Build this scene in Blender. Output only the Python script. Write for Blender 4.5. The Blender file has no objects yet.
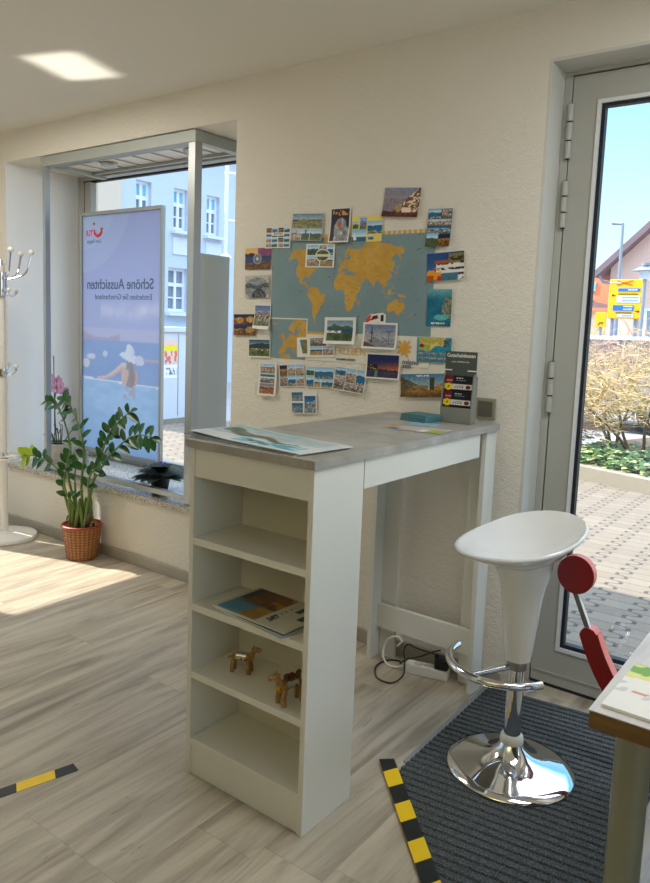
import bpy, bmesh, math, random
import numpy as np
from mathutils import Vector, Matrix
random.seed(7)
SC = bpy.context.scene
COL = SC.collection
pi = math.pi

# ------------------------------------------------------------------ colours / materials
def lin(c):
    return tuple((x/12.92 if x <= .04045 else ((x+.055)/1.055)**2.4) for x in c)
def rgb(r, g, b):
    return lin((r/255, g/255, b/255))

class NT:
    """small helper around a node tree"""
    def __init__(self, name):
        self.m = bpy.data.materials.new(name); self.m.use_nodes = True
        self.t = self.m.node_tree; self.n = self.t.nodes
        self.b = self.n['Principled BSDF']; self.out = self.n['Material Output']
    def add(self, typ, **kw):
        n = self.n.new(typ)
        for k, v in kw.items():
            if k.startswith('i_'):
                n.inputs[k[2:].replace('_', ' ')].default_value = v
            else: setattr(n, k, v)
        return n
    def link(self, a, b): self.t.links.new(a, b)
    def math(self, op, a, b=0.0, c=None):
        n = self.n.new('ShaderNodeMath'); n.operation = op
        for i, v in enumerate((a, b) if c is None else (a, b, c)):
            if isinstance(v, (int, float)): n.inputs[i].default_value = v
            else: self.link(v, n.inputs[i])
        return n.outputs[0]
    def mix(self, f, a, b):
        n = self.n.new('ShaderNodeMix'); n.data_type = 'RGBA'
        for i, v in ((0, f), (6, a), (7, b)):
            if isinstance(v, (int, float)): n.inputs[i].default_value = v
            elif isinstance(v, tuple): n.inputs[i].default_value = (*v[:3], 1)
            else: self.link(v, n.inputs[i])
        return n.outputs[2]
    def coord(self, kind='Object', scale=(1, 1, 1), rot=(0, 0, 0)):
        tc = self.n.new('ShaderNodeTexCoord'); mp = self.n.new('ShaderNodeMapping')
        mp.inputs['Scale'].default_value = scale; mp.inputs['Rotation'].default_value = rot
        self.link(tc.outputs[kind], mp.inputs[0]); return mp.outputs[0]
    def noise(self, vec, scale, detail=3, rough=.5, dist=0):
        n = self.add('ShaderNodeTexNoise', i_Scale=scale, i_Detail=detail, i_Roughness=rough, i_Distortion=dist)
        if vec is not None: self.link(vec, n.inputs['Vector'])
        return n.outputs['Fac']
    def ramp(self, f, stops):
        n = self.n.new('ShaderNodeValToRGB'); cr = n.color_ramp
        while len(cr.elements) < len(stops): cr.elements.new(.5)
        for e, (p, c) in zip(cr.elements, stops):
            e.position = p; e.color = (*c[:3], 1)
        self.link(f, n.inputs[0]); return n.outputs[0]
    def bump(self, h, strength=.3, dist=.01):
        n = self.add('ShaderNodeBump', i_Strength=strength, i_Distance=dist)
        self.link(h, n.inputs['Height']); self.link(n.outputs[0], self.b.inputs['Normal'])

def simple(name, c, rough=.5, metal=0.0, var=.06, vs=9, bump=0, spec=.5, coat=0):
    k = NT(name); k.b.inputs['Roughness'].default_value = rough; k.b.inputs['Metallic'].default_value = metal
    k.b.inputs['Specular IOR Level'].default_value = spec
    if coat: k.b.inputs['Coat Weight'].default_value = coat; k.b.inputs['Coat Roughness'].default_value = .05
    f = k.noise(k.coord(), vs, 3)
    lo = tuple(x*(1-var) for x in c); hi = tuple(min(1, x*(1+var)) for x in c)
    k.link(k.mix(f, lo, hi), k.b.inputs['Base Color'])
    if bump: k.bump(k.noise(k.coord(), 90, 2), bump, .002)
    return k.m

def m_plaster(name, c, scale=150, strength=.55):
    k = NT(name); k.b.inputs['Roughness'].default_value = .9; k.b.inputs['Specular IOR Level'].default_value = .2
    v = k.coord()
    f = k.noise(v, 2.2, 3)
    k.link(k.mix(f, tuple(x*.97 for x in c), c), k.b.inputs['Base Color'])
    n1 = k.noise(v, scale, 3, .6); n2 = k.noise(v, scale*.35, 2)
    h = k.math('ADD', k.math('MULTIPLY', n1, .6), k.math('MULTIPLY', n2, .6))
    k.bump(h, strength, .006)
    return k.m

def m_floor():
    k = NT('laminate'); 
    v = k.coord()
    sep = k.add('ShaderNodeSeparateXYZ'); k.link(v, sep.inputs[0])
    X, Y = sep.outputs[0], sep.outputs[1]
    pw, plen = .195, 1.28
    px = k.math('DIVIDE', X, pw); row = k.math('FLOOR', px)
    off = k.math('MULTIPLY', k.math('FRACT', k.math('MULTIPLY', k.math('SINE', k.math('MULTIPLY', row, 12.9898)), 43.7)), 1.0)
    py = k.math('ADD', k.math('DIVIDE', Y, plen), off); seg = k.math('FLOOR', py)
    rid = k.math('FRACT', k.math('MULTIPLY', k.math('SINE', k.math('ADD', k.math('MULTIPLY', row, 7.31), k.math('MULTIPLY', seg, 3.17))), 917.3))
    # per plank coordinates for the grain
    cmb = k.add('ShaderNodeCombineXYZ')
    k.link(k.math('ADD', k.math('MULTIPLY', X, 7.0), k.math('MULTIPLY', rid, 57.0)), cmb.inputs[0])
    k.link(k.math('ADD', k.math('MULTIPLY', Y, .75), k.math('MULTIPLY', rid, 31.0)), cmb.inputs[1])
    g1 = k.noise(cmb.outputs[0], 1.5, 6, .62, 1.2)
    cmb2 = k.add('ShaderNodeCombineXYZ')
    k.link(k.math('ADD', k.math('MULTIPLY', X, 60.0), k.math('MULTIPLY', rid, 157.0)), cmb2.inputs[0])
    k.link(k.math('ADD', k.math('MULTIPLY', Y, 2.2), k.math('MULTIPLY', rid, 3.0)), cmb2.inputs[1])
    g2 = k.noise(cmb2.outputs[0], 1.6, 4, .6, .4)
    base = k.ramp(g1, [(.30, rgb(134, 125, 110)), (.43, rgb(166, 156, 138)), (.55, rgb(188, 178, 159)), (.72, rgb(205, 196, 177))])
    col = k.mix(k.math('MULTIPLY', k.ramp_f(g2) if False else g2, .35), base, rgb(150, 138, 124))
    tint = k.mix(rid, (.93, .93, .94), (1.03, 1.02, .99))
    mm = k.add('ShaderNodeMix', data_type='RGBA', blend_type='MULTIPLY'); mm.inputs[0].default_value = 1
    k.link(col, mm.inputs[6]); k.link(tint, mm.inputs[7])
    # dark crack marks
    cr = k.noise(cmb.outputs[0], 3.1, 4, .7, 2.0)
    crk = k.math('MULTIPLY', k.math('GREATER_THAN', cr, .67), .5)
    col2 = k.mix(crk, mm.outputs[2], rgb(104, 98, 92))
    fx = k.math('FRACT', px); fy = k.math('FRACT', py)
    seam = k.math('MAXIMUM', k.math('LESS_THAN', fx, .012), k.math('LESS_THAN', fy, .0025))
    col3 = k.mix(k.math('MULTIPLY', seam, .28), col2, rgb(110, 100, 90))
    k.link(col3, k.b.inputs['Base Color'])
    k.b.inputs['Roughness'].default_value = .42; k.b.inputs['Specular IOR Level'].default_value = .4
    k.bump(k.math('SUBTRACT', g2, k.math('MULTIPLY', seam, 2)), .12, .002)
    return k.m

def m_paving():
    k = NT('paving'); v = k.coord()
    sep = k.add('ShaderNodeSeparateXYZ'); k.link(v, sep.inputs[0]); X, Y = sep.outputs[0], sep.outputs[1]
    L, W = .215, .115
    ry = k.math('DIVIDE', Y, W); row = k.math('FLOOR', ry)
    z = k.math('MULTIPLY', k.math('SINE', k.math('MULTIPLY', ry, 2*pi)), 1.7)
    z = k.math('MAXIMUM', k.math('MINIMUM', z, 1.0), -1.0)
    rx = k.math('DIVIDE', k.math('ADD', X, k.math('MULTIPLY', z, .032)), L)
    jx = k.math('LESS_THAN', k.math('ABSOLUTE', k.math('SUBTRACT', k.math('FRACT', rx), .5)), .05)
    jy = k.math('LESS_THAN', k.math('FRACT', ry), .06)
    j = k.math('MAXIMUM', jx, k.math('MULTIPLY', jy, .75))
    idc = k.math('FRACT', k.math('MULTIPLY', k.math('SINE', k.math('ADD', k.math('MULTIPLY', row, 5.3), k.math('MULTIPLY', k.math('FLOOR', k.math('ADD', rx, .5)), 2.7))), 431.7))
    c = k.mix(idc, rgb(118, 107, 91), rgb(131, 120, 103))
    c = k.mix(k.math('MULTIPLY', k.noise(v, 60, 3), .35), c, rgb(116, 106, 92))
    k.link(k.mix(j, c, rgb(74, 68, 62)), k.b.inputs['Base Color'])
    k.b.inputs['Roughness'].default_value = .9
    k.bump(k.math('SUBTRACT', 1.0, j), .5, .01)
    return k.m

def m_print(name, rough=.35, transl=0):
    k = NT(name); a = k.add('ShaderNodeAttribute', attribute_name='Col')
    k.link(a.outputs['Color'], k.b.inputs['Base Color']); k.b.inputs['Roughness'].default_value = rough
    k.b.inputs['Specular IOR Level'].default_value = .35
    if transl:
        t = k.add('ShaderNodeBsdfTranslucent'); k.link(a.outputs['Color'], t.inputs[0])
        mx = k.add('ShaderNodeMixShader'); mx.inputs[0].default_value = transl
        k.link(k.b.outputs[0], mx.inputs[1]); k.link(t.outputs[0], mx.inputs[2]); k.link(mx.outputs[0], k.out.inputs[0])
    return k.m

def m_glass(name, tint=(1, 1, 1), refl=.9):
    k = NT(name); k.n.remove(k.b)
    tr = k.add('ShaderNodeBsdfTransparent'); tr.inputs[0].default_value = (*tint, 1)
    gl = k.add('ShaderNodeBsdfGlossy'); gl.inputs['Roughness'].default_value = .0; gl.inputs['Color'].default_value = (refl, refl, refl, 1)
    lw = k.add('ShaderNodeLayerWeight', i_Blend=.5); mx = k.add('ShaderNodeMixShader')
    fr = k.math('ADD', k.math('MULTIPLY', k.math('POWER', lw.outputs['Facing'], 5.0), .9), .022)
    k.link(fr, mx.inputs[0]); k.link(tr.outputs[0], mx.inputs[1]); k.link(gl.outputs[0], mx.inputs[2])
    k.link(mx.outputs[0], k.out.inputs[0]); return k.m

def m_wicker():
    k = NT('wicker'); v = k.coord()
    sep = k.add('ShaderNodeSeparateXYZ'); k.link(v, sep.inputs[0])
    ang = k.math('MULTIPLY', k.math('ARCTAN2', sep.outputs[1], sep.outputs[0]), 26/2)
    zz = k.math('MULTIPLY', sep.outputs[2], 2*pi*62/2)
    w = k.math('MULTIPLY', k.math('SINE', ang), k.math('SINE', zz))
    h = k.math('ABSOLUTE', w)
    n = k.noise(v, 40, 2)
    c = k.mix(h, rgb(104, 60, 26), rgb(190, 132, 72))
    c = k.mix(k.math('MULTIPLY', n, .4), c, rgb(140, 84, 38))
    k.link(c, k.b.inputs['Base Color']); k.b.inputs['Roughness'].default_value = .6
    k.bump(h, .8, .006); return k.m

def m_granite():
    k = NT('granite'); v = k.coord()
    n = k.add('ShaderNodeTexVoronoi', i_Scale=180.0); k.link(v, n.inputs['Vector'])
    c = k.ramp(n.outputs['Color'], [(.1, rgb(96, 92, 84)), (.45, rgb(176, 168, 152)), (.8, rgb(206, 200, 188))])
    k.link(c, k.b.inputs['Base Color']); k.b.inputs['Roughness'].default_value = .25; return k.m

def m_concrete_top():
    k = NT('grey_stone_laminate'); v = k.coord()
    n = k.noise(v, 5, 5, .6, .8); n2 = k.noise(v, 30, 4)
    c = k.ramp(n, [(.3, rgb(138, 134, 126)), (.5, rgb(160, 156, 148)), (.7, rgb(182, 179, 171))])
    c = k.mix(k.math('MULTIPLY', n2, .35), c, rgb(150, 146, 138))
    k.link(c, k.b.inputs['Base Color']); k.b.inputs['Roughness'].default_value = .45; return k.m

def m_wood(name, a, b, sc=(3, 40, 40), rough=.45):
    k = NT(name); v = k.coord('Object', sc)
    n = k.noise(v, 1.2, 5, .6, 1.0)
    k.link(k.ramp(n, [(.3, a), (.7, b)]), k.b.inputs['Base Color']); k.b.inputs['Roughness'].default_value = rough; return k.m

def m_mat():
    k = NT('ribbed_carpet'); v = k.coord()
    n = k.noise(v, 260, 3, .7)
    k.link(k.ramp(n, [(.3, rgb(42, 46, 48)), (.52, rgb(78, 83, 84)), (.75, rgb(140, 144, 142))]), k.b.inputs['Base Color'])
    k.b.inputs['Roughness'].default_value = .95; k.b.inputs['Specular IOR Level'].default_value = .1
    k.bump(n, .8, .004); return k.m

WHITE = simple('white_melamine', rgb(218, 216, 206), .38, var=.015)
WALLP = m_plaster('roughcast_wall', rgb(228, 222, 210), 120, 1.0)
WALLS = m_plaster('smooth_wall', rgb(226, 222, 212), 40, .1)
CEIL = m_plaster('ceiling_paint', rgb(226, 223, 214), 60, .12)
REVEAL = m_plaster('reveal_paint', rgb(236, 237, 238), 60, .08)
DOORW = simple('door_lacquer', rgb(176, 176, 168), .4, var=.01)
BEADW = simple('white_bead', rgb(226, 228, 230), .35, var=.01)
GASK = simple('black_gasket', rgb(24, 27, 32), .6)
ALU = simple('anodised_aluminium', rgb(172, 174, 172), .38, .75, var=.02)
ALUG = simple('painted_aluminium', rgb(168, 172, 166), .45, .25, var=.02)
PANEL = simple('grey_panel', rgb(176, 178, 172), .5, var=.02)
CHROME = simple('chrome', rgb(228, 228, 230), .06, 1.0, var=.01)
STEEL = simple('brushed_steel', rgb(160, 160, 156), .3, 1.0, var=.03)
DARK = simple('black_plastic', rgb(20, 20, 22), .4)
GLOSSW = simple('glossy_white_plastic', rgb(228, 228, 226), .14, var=.01, coat=.5)
WHITEP = simple('white_plastic', rgb(226, 224, 216), .4, var=.02)
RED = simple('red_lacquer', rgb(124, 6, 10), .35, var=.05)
REDLIT = simple('red_lit_edge', rgb(226, 112, 96), .25, var=.06)  # chair's edge faces: daylight on them painted in as a paler red
GREYBAR = simple('grey_metal', rgb(110, 112, 106), .4, .6)
WICK = m_wicker(); GRAN = m_granite(); TOP = m_concrete_top()
SOIL = simple('soil', rgb(40, 30, 22), .95, var=.3, vs=80)
TERRA = simple('terracotta_liner', rgb(150, 66, 40), .5)
LEAF = simple('glossy_leaf', rgb(38, 84, 34), .28, var=.35, vs=14)
LEAFY = simple('yellow_leaf', rgb(150, 176, 30), .35, var=.25, vs=14)
STEMG = simple('green_stem', rgb(98, 122, 50), .45, var=.25, vs=20)
STEMB = simple('dark_stem', rgb(70, 66, 44), .6, var=.2)
VLEAF = simple('violet_leaf', rgb(34, 46, 28), .7, var=.3, vs=30)
VFLOW = simple('violet_flower', rgb(80, 62, 190), .6)
OFLOW = simple('orchid_petal', rgb(206, 160, 206), .5, var=.15, vs=60)
OCENT = simple('orchid_heart', rgb(196, 160, 110), .6)
POTW = simple('cream_ceramic', rgb(204, 200, 186), .3)
BASEB = simple('skirting_stone', rgb(168, 160, 146), .5, var=.12, vs=14)
DESKT = m_wood('pale_desk_wood', rgb(186, 178, 170), rgb(212, 206, 198), (26, 2.2, 26))
DESKE = m_wood('oak_edge', rgb(92, 64, 24), rgb(124, 90, 40), (8, 8, 60))
LEGM = simple('satin_green_grey_metal', rgb(136, 136, 116), .4, .7)
CAMEL = m_wood('carved_wood', rgb(124, 88, 44), rgb(176, 134, 74), (60, 60, 60))
CAMELD = simple('brown_tassel', rgb(92, 52, 26), .7, var=.3, vs=60)
SILVERF = simple('silver_foil', rgb(210, 210, 205), .25, .8)
GOLDF = simple('gold_foil', rgb(216, 160, 30), .25, .8)
REDGEM = simple('red_gem', rgb(150, 30, 40), .3)
YEL = simple('tape_yellow', rgb(236, 196, 26), .4, var=.06, vs=30)
BLK = simple('tape_black', rgb(26, 30, 30), .4)
PRINT = m_print('card_print', .4); PRINTM = m_print('matte_print', .6); POSTER = m_print('poster_print', .5, .8)
PAPER = simple('paper_white', rgb(228, 226, 220), .6, var=.02)
TXTG = simple('poster_grey_text', rgb(88, 110, 142), .6); TXTR = simple('poster_red', rgb(226, 62, 66), .6)
INKO = simple('orange_ink', rgb(214, 160, 60), .6); INKB = simple('blue_ink', rgb(60, 74, 110), .6); INKK = simple('dark_ink', rgb(50, 50, 54), .6)
INKW = simple('white_ink', rgb(226, 228, 220), .6)
DISP = simple('dispenser_card_grey', rgb(126, 127, 116), .55, var=.03)
DISPD = simple('dispenser_dark_grey', rgb(70, 76, 70), .55, var=.03)
MATM = m_mat(); TRIMG = simple('grey_rubber_edge', rgb(128, 132, 134), .6)
GLASS = m_glass('window_glass'); 
FLOORM = m_floor(); PAVE = m_paving()
SWF = simple('switch_frame', rgb(150, 146, 124), .4); SWD = simple('switch_rocker', rgb(96, 92, 76), .45)
THRESH = simple('threshold_brown', rgb(84, 66, 52), .6)
FAC = m_plaster('facade_blue_render', rgb(196, 206, 222), 8, .1)
FACW = simple('facade_trim', rgb(216, 220, 226), .8, var=.03); FACB = m_plaster('facade_beige', rgb(216, 198, 178), 8, .1)
WFR = simple('sash_white', rgb(226, 228, 232), .5)
PANEG = simple('dim_pane', rgb(112, 126, 142), .12, spec=.8, var=.15, vs=2); PANEB = simple('turquoise_pane', rgb(120, 196, 220), .12, spec=.8, var=.2, vs=2)
SIGNY = simple('sign_yellow', rgb(240, 184, 10), .45); SIGNB = simple('sign_blue', rgb(30, 110, 210), .45); SIGNW = simple('sign_white', rgb(214, 224, 236), .5); SIGNR = simple('sign_red', rgb(206, 60, 50), .5)
POLEG = simple('galvanised_pole', rgb(150, 156, 166), .45, .5)
PINK = m_plaster('pink_render', rgb(240, 196, 176), 8, .1); ROOFO = simple('orange_roof_tile', rgb(226, 134, 96), .8, var=.12, vs=6); ROOFD = simple('brown_roof_tile', rgb(128, 108, 112), .8, var=.12, vs=6)
CREAM = m_plaster('cream_render', rgb(246, 234, 190), 8, .1)
KERB = simple('kerb_stone', rgb(142, 134, 118), .85, var=.12, vs=25, bump=.4); EARTH = simple('bed_earth', rgb(92, 78, 60), .95, var=.3, vs=20)
TWIG = simple('bare_twig', rgb(190, 158, 134), .85, var=.3, vs=12); TWIGY = simple('lichen_twig', rgb(190, 168, 122), .85, var=.3, vs=12); TRUNK = simple('bush_bark', rgb(96, 74, 54), .9, var=.3, vs=20)
IVY = simple('ivy_leaf', rgb(64, 100, 52), .4, var=.4, vs=30); IVYL = simple('ivy_pale_leaf', rgb(170, 178, 120), .4, var=.2, vs=30)
CARS = simple('silver_car_paint', rgb(196, 200, 212), .3, .3); CARB = simple('blue_car_paint', rgb(150, 196, 226), .3, .2); TYRE = simple('tyre', rgb(36, 36, 42), .8); CARG = simple('car_window', rgb(104, 112, 128), .1)
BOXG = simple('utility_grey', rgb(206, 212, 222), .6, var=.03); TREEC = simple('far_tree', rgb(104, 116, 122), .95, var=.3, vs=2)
ASPH = simple('asphalt', rgb(150, 148, 146), .95, var=.1, vs=8)
LAMPW = simple('lamp_white', rgb(230, 232, 236), .4)

# ------------------------------------------------------------------ geometry collector
class MB:
    def __init__(s): s.v = []; s.f = []; s.mi = []; s.M = Matrix.Identity(4)
    def put(s, pts, faces, mi=0):
        o = len(s.v); s.v += [tuple(s.M @ Vector(p)) for p in pts]
        s.f += [[o+i for i in f] for f in faces]; s.mi += [mi]*len(faces); return s
    def box(s, a, b, mi=0):
        x0, y0, z0 = a; x1, y1, z1 = b
        return s.put([(x0, y0, z0), (x1, y0, z0), (x1, y1, z0), (x0, y1, z0), (x0, y0, z1), (x1, y0, z1), (x1, y1, z1), (x0, y1, z1)],
                     [(0, 3, 2, 1), (4, 5, 6, 7), (0, 1, 5, 4), (1, 2, 6, 5), (2, 3, 7, 6), (3, 0, 4, 7)], mi)
    def prism(s, poly, z0, z1, mi=0, axis='z', mi_side=None):
        n = len(poly); area = sum(poly[i][0]*poly[(i+1) % n][1]-poly[(i+1) % n][0]*poly[i][1] for i in range(n))
        if area < 0: poly = poly[::-1]
        def q(p, t): return {'z': (p[0], p[1], t), 'y': (p[0], t, p[1]), 'x': (t, p[0], p[1])}[axis]
        pts = [q(p, z0) for p in poly]+[q(p, z1) for p in poly]
        s.put(pts, [list(range(n))[::-1], [n+i for i in range(n)]], mi)
        o = len(s.v)-2*n; sd = [[o+i, o+(i+1) % n, o+n+(i+1) % n, o+n+i] for i in range(n)]
        s.f += sd; s.mi += [mi if mi_side is None else mi_side]*n; return s
    def tube(s, path, r, n=10, mi=0, cap=True):
        path = [Vector(p) for p in path]; m = len(path); rr = r if isinstance(r, (list, tuple)) else [r]*m
        pts = []; T0 = (path[1]-path[0]).normalized()
        a = Vector((0, 0, 1)) if abs(T0.z) < .9 else Vector((1, 0, 0)); N = (a-T0*a.dot(T0)).normalized()
        for i, p in enumerate(path):
            T = (path[min(i+1, m-1)]-path[max(i-1, 0)]).normalized()
            N = (N-T*N.dot(T)).normalized(); B = T.cross(N)
            for k in range(n):
                t = 2*pi*k/n; pts.append(p+(N*math.cos(t)+B*math.sin(t))*rr[i])
        fs = [[i*n+k, i*n+(k+1) % n, (i+1)*n+(k+1) % n, (i+1)*n+k] for i in range(m-1) for k in range(n)]
        if cap: fs += [list(range(n))[::-1], [(m-1)*n+k for k in range(n)]]
        return s.put(pts, fs, mi)
    def lathe(s, prof, c=(0, 0, 0), n=32, mi=0, sx=1, sy=1):
        pts = []; fs = []
        for r, z in prof:
            for k in range(n):
                t = 2*pi*k/n; pts.append((c[0]+r*sx*math.cos(t), c[1]+r*sy*math.sin(t), c[2]+z))
        for i in range(len(prof)-1):
            for k in range(n): fs.append([i*n+k, i*n+(k+1) % n, (i+1)*n+(k+1) % n, (i+1)*n+k])
        if prof[0][0] > 1e-5: fs.append([k for k in range(n)][::-1])
        if prof[-1][0] > 1e-5: fs.append([(len(prof)-1)*n+k for k in range(n)])
        return s.put(pts, fs, mi)
    def ball(s, c, r, n=12, mi=0, sc=(1, 1, 1)):
        m = n//2; pts = []; fs = []
        for i in range(m+1):
            ph = pi*i/m
            for k in range(n):
                t = 2*pi*k/n; pts.append((c[0]+r*sc[0]*math.sin(ph)*math.cos(t), c[1]+r*sc[1]*math.sin(ph)*math.sin(t), c[2]-r*sc[2]*math.cos(ph)))
        for i in range(m):
            for k in range(n): fs.append([i*n+k, i*n+(k+1) % n, (i+1)*n+(k+1) % n, (i+1)*n+k])
        return s.put(pts, fs, mi)
    def leaf(s, p, d, up, L, W, mi=0, fold=.25, droop=.2):
        d = Vector(d).normalized(); up = Vector(up); side = d.cross(up)
        if side.length < 1e-4: side = Vector((1, 0, 0))
        side.normalize(); up = side.cross(d).normalized(); p = Vector(p)
        ts = [0, .12, .3, .5, .7, .87, 1]; ws = [.06, .55, .92, 1, .85, .5, .02]
        pts = []
        for t, w in zip(ts, ws):
            c = p+d*L*t-Vector((0, 0, 1))*droop*L*t*t
            pts += [c-side*W*.5*w+up*fold*W*.5*w, c, c+side*W*.5*w+up*fold*W*.5*w]
        fs = []
        for i in range(len(ts)-1):
            fs += [[i*3, i*3+1, i*3+4, i*3+3], [i*3+1, i*3+2, i*3+5, i*3+4]]
        return s.put(pts, fs, mi)
    def build(s, name, mats, parent=None, smooth=30, bevel=0, loc=None):
        me = bpy.data.meshes.new(name); me.from_pydata(s.v, [], s.f)
        for m in (mats if isinstance(mats, (list, tuple)) else [mats]): me.materials.append(m)
        me.polygons.foreach_set('material_index', s.mi)
        bm = bmesh.new(); bm.from_mesh(me); bmesh.ops.remove_doubles(bm, verts=bm.verts, dist=1e-6); 
        bm.to_mesh(me); bm.free()
        if smooth:
            me.shade_smooth(); me.set_sharp_from_angle(angle=math.radians(smooth))
        me.update()
        o = bpy.data.objects.new(name, me); COL.objects.link(o)
        if parent: o.parent = parent
        if loc: o.location = loc
        if bevel:
            b = o.modifiers.new('bevel', 'BEVEL'); b.width = bevel; b.segments = 2; b.limit_method = 'ANGLE'; b.angle_limit = math.radians(40)
        return o

def thing(name, label, cat, loc=(0, 0, 0), rz=0, group=None):
    o = bpy.data.objects.new(name, None); COL.objects.link(o); o.location = loc; o.rotation_euler = (0, 0, rz)
    o.empty_display_size = .05
    return tag(o, label, cat, group)
def tag(o, label, cat, group=None):
    o['label'] = label; o['category'] = cat
    if group: o['group'] = group
    return o
def struct(o): o['kind'] = 'structure'; return o
def catmull(pts, n=8):
    P = [Vector(p) for p in pts]; P = [P[0]*2-P[1]]+P+[P[-1]*2-P[-2]]; out = []
    for i in range(1, len(P)-2):
        a, b, c, d = P[i-1:i+3]
        for k in range(n):
            t = k/n; out.append(.5*((2*b)+(c-a)*t+(2*a-5*b+4*c-d)*t*t+(3*b-a-3*c+d)*t**3))
    out.append(P[-2]); return out

def text_obj(name, body, size, mat, parent, loc, rot, width=None, align='CENTER', mirror=False, ext=.0004, bold=0):
    cu = bpy.data.curves.new(name, 'FONT'); cu.body = body; cu.size = size; cu.align_x = align; cu.align_y = 'CENTER'; cu.extrude = ext
    cu.offset = bold
    o = bpy.data.objects.new(name, cu); COL.objects.link(o)
    dg = bpy.context.evaluated_depsgraph_get(); dg.update()
    me = bpy.data.meshes.new_from_object(o.evaluated_get(dg)); bpy.data.objects.remove(o); bpy.data.curves.remove(cu)
    xs = [v.co.x for v in me.vertices]
    if width and xs:
        f = width/(max(xs)-min(xs))
        for v in me.vertices: v.co.x *= f
    if mirror:
        for v in me.vertices: v.co.x *= -1
        me.flip_normals()
    me.name = name; me.materials.clear(); me.materials.append(mat)
    o = bpy.data.objects.new(name, me); COL.objects.link(o); o.parent = parent; o.location = loc; o.rotation_euler = rot
    return o

# ------------------------------------------------------------------ printed sheets
def sheet(name, w, h, fn, nx, ny, mat=None, parent=None, curl=0.0, flat=False, th=.0006, back=rgb(225, 223, 216), xf=None, grain=False):
    """a printed sheet: front grid coloured by fn(U, V) -> sRGB; lies in x-z facing -y (or x-y facing +z when flat)"""
    u = np.linspace(0, 1, nx); v = np.linspace(0, 1, ny); U, V = np.meshgrid(u, v)
    C = np.clip(fn(U, V), 0, 1)
    if grain:
        g = 1+.20*(vnoise(U, V*h/w, 30, 77)-.5)+.16*(vnoise(U, V*h/w, 58, 78)-.5); m_ = (C.max(-1) < .86)[..., None]; C = np.where(m_, np.clip((C*.86)*g[..., None], 0, 1), C)
    L = np.where(C <= .04045, C/12.92, ((C+.055)/1.055)**2.4)
    cu = curl*np.clip(1-V*1.4, 0, 1)**2 if not callable(curl) else curl(U, V)
    X = (U-.5)*w; Z = (V-.5)*h
    if flat: co = np.stack([X, Z, th+cu], -1); cb = np.stack([X, Z, cu], -1)
    else: co = np.stack([X, -th-cu, Z], -1); cb = np.stack([X, -cu, Z], -1)
    N = nx*ny; verts = np.concatenate([co.reshape(-1, 3), cb.reshape(-1, 3)]).tolist()
    fs = []
    for j in range(ny-1):
        for i in range(nx-1):
            a = j*nx+i; fs.append((a, a+1, a+nx+1, a+nx)); fs.append((N+a, N+a+nx, N+a+nx+1, N+a+1))
    ring = [i for i in range(nx)]+[j*nx+nx-1 for j in range(1, ny)]+[(ny-1)*nx+i for i in range(nx-2, -1, -1)]+[j*nx for j in range(ny-2, 0, -1)]
    for k in range(len(ring)):
        a, b = ring[k], ring[(k+1) % len(ring)]; fs.append((a, N+a, N+b, b))
    me = bpy.data.meshes.new(name); me.from_pydata(verts, [], fs)
    at = me.color_attributes.new('Col', 'FLOAT_COLOR', 'POINT')
    full = np.ones((2*N, 4)); full[:N, :3] = L.reshape(-1, 3); full[N:, :3] = back
    at.data.foreach_set('color', full.ravel()); me.materials.append(mat or PRINT)
    if xf:
        for vv in me.vertices: vv.co = xf(vv.co)
    me.update(); o = bpy.data.objects.new(name, me); COL.objects.link(o)
    if parent: o.parent = parent
    return o

def vnoise(U, V, s, seed):
    r = np.random.RandomState(seed); g = r.rand(66, 66)
    x = (U*s) % 64; y = (V*s) % 64; xi = x.astype(int); yi = y.astype(int); fx = x-xi; fy = y-yi
    fx = fx*fx*(3-2*fx); fy = fy*fy*(3-2*fy)
    return (g[yi, xi]*(1-fx)+g[yi, xi+1]*fx)*(1-fy)+(g[yi+1, xi]*(1-fx)+g[yi+1, xi+1]*fx)*fy
def fbm(U, V, s, seed): return (vnoise(U, V, s, seed)*.55+vnoise(U, V, s*2.1, seed+1)*.3+vnoise(U, V, s*4.3, seed+2)*.15)
def c3(*c): return np.array(c)/255.
def mixc(a, b, t): t = np.clip(t, 0, 1)[..., None]; return a*(1-t)+b*t
def put(C, m, col): C[m] = (np.broadcast_to(col, C.shape)[m]); return C

def scene_img(U, V, sky=(c3(120, 180, 225), c3(215, 230, 238)), hz=.55, land=(c3(60, 90, 50), c3(150, 150, 100)), water=None, shore=.35, town=0, seed=1, hills=.12, hillc=c3(80, 100, 110)):
    C = mixc(sky[1], sky[0], (V-hz)/(1-hz+1e-6))
    hl = hz+hills*(fbm(U, V*0, 4, seed)-.2)
    put(C, V < hl, mixc(hillc*.8, hillc*1.15, fbm(U, V, 9, seed+3)))
    if water is not None:
        put(C, V < hz-.03, mixc(water*.85, water*1.15, fbm(U*.4, V, 12, seed+5)))
    sl = shore+.12*(fbm(U, V*0, 3, seed+7)-.5)*2
    m = V < sl; put(C, m, mixc(land[0], land[1], fbm(U, V, 11, seed+9)*1.5-.25))
    if town:
        t = vnoise(U, V, 30, seed+11) > .66; band = np.abs(V-sl+.06) < town
        put(C, t & band, c3(226, 216, 204)); put(C, (vnoise(U, V, 34, seed+13) > .72) & band, c3(180, 96, 70))
    return C
def bordered(fn, b=.06, bc=c3(226, 224, 216), bx=None):
    bx = b if bx is None else bx
    def g(U, V):
        C = fn(np.clip((U-bx)/(1-2*bx), 0, 1), np.clip((V-b)/(1-2*b), 0, 1))
        put(C, (U < bx) | (U > 1-bx) | (V < b) | (V > 1-b), bc); return C
    return g
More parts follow.
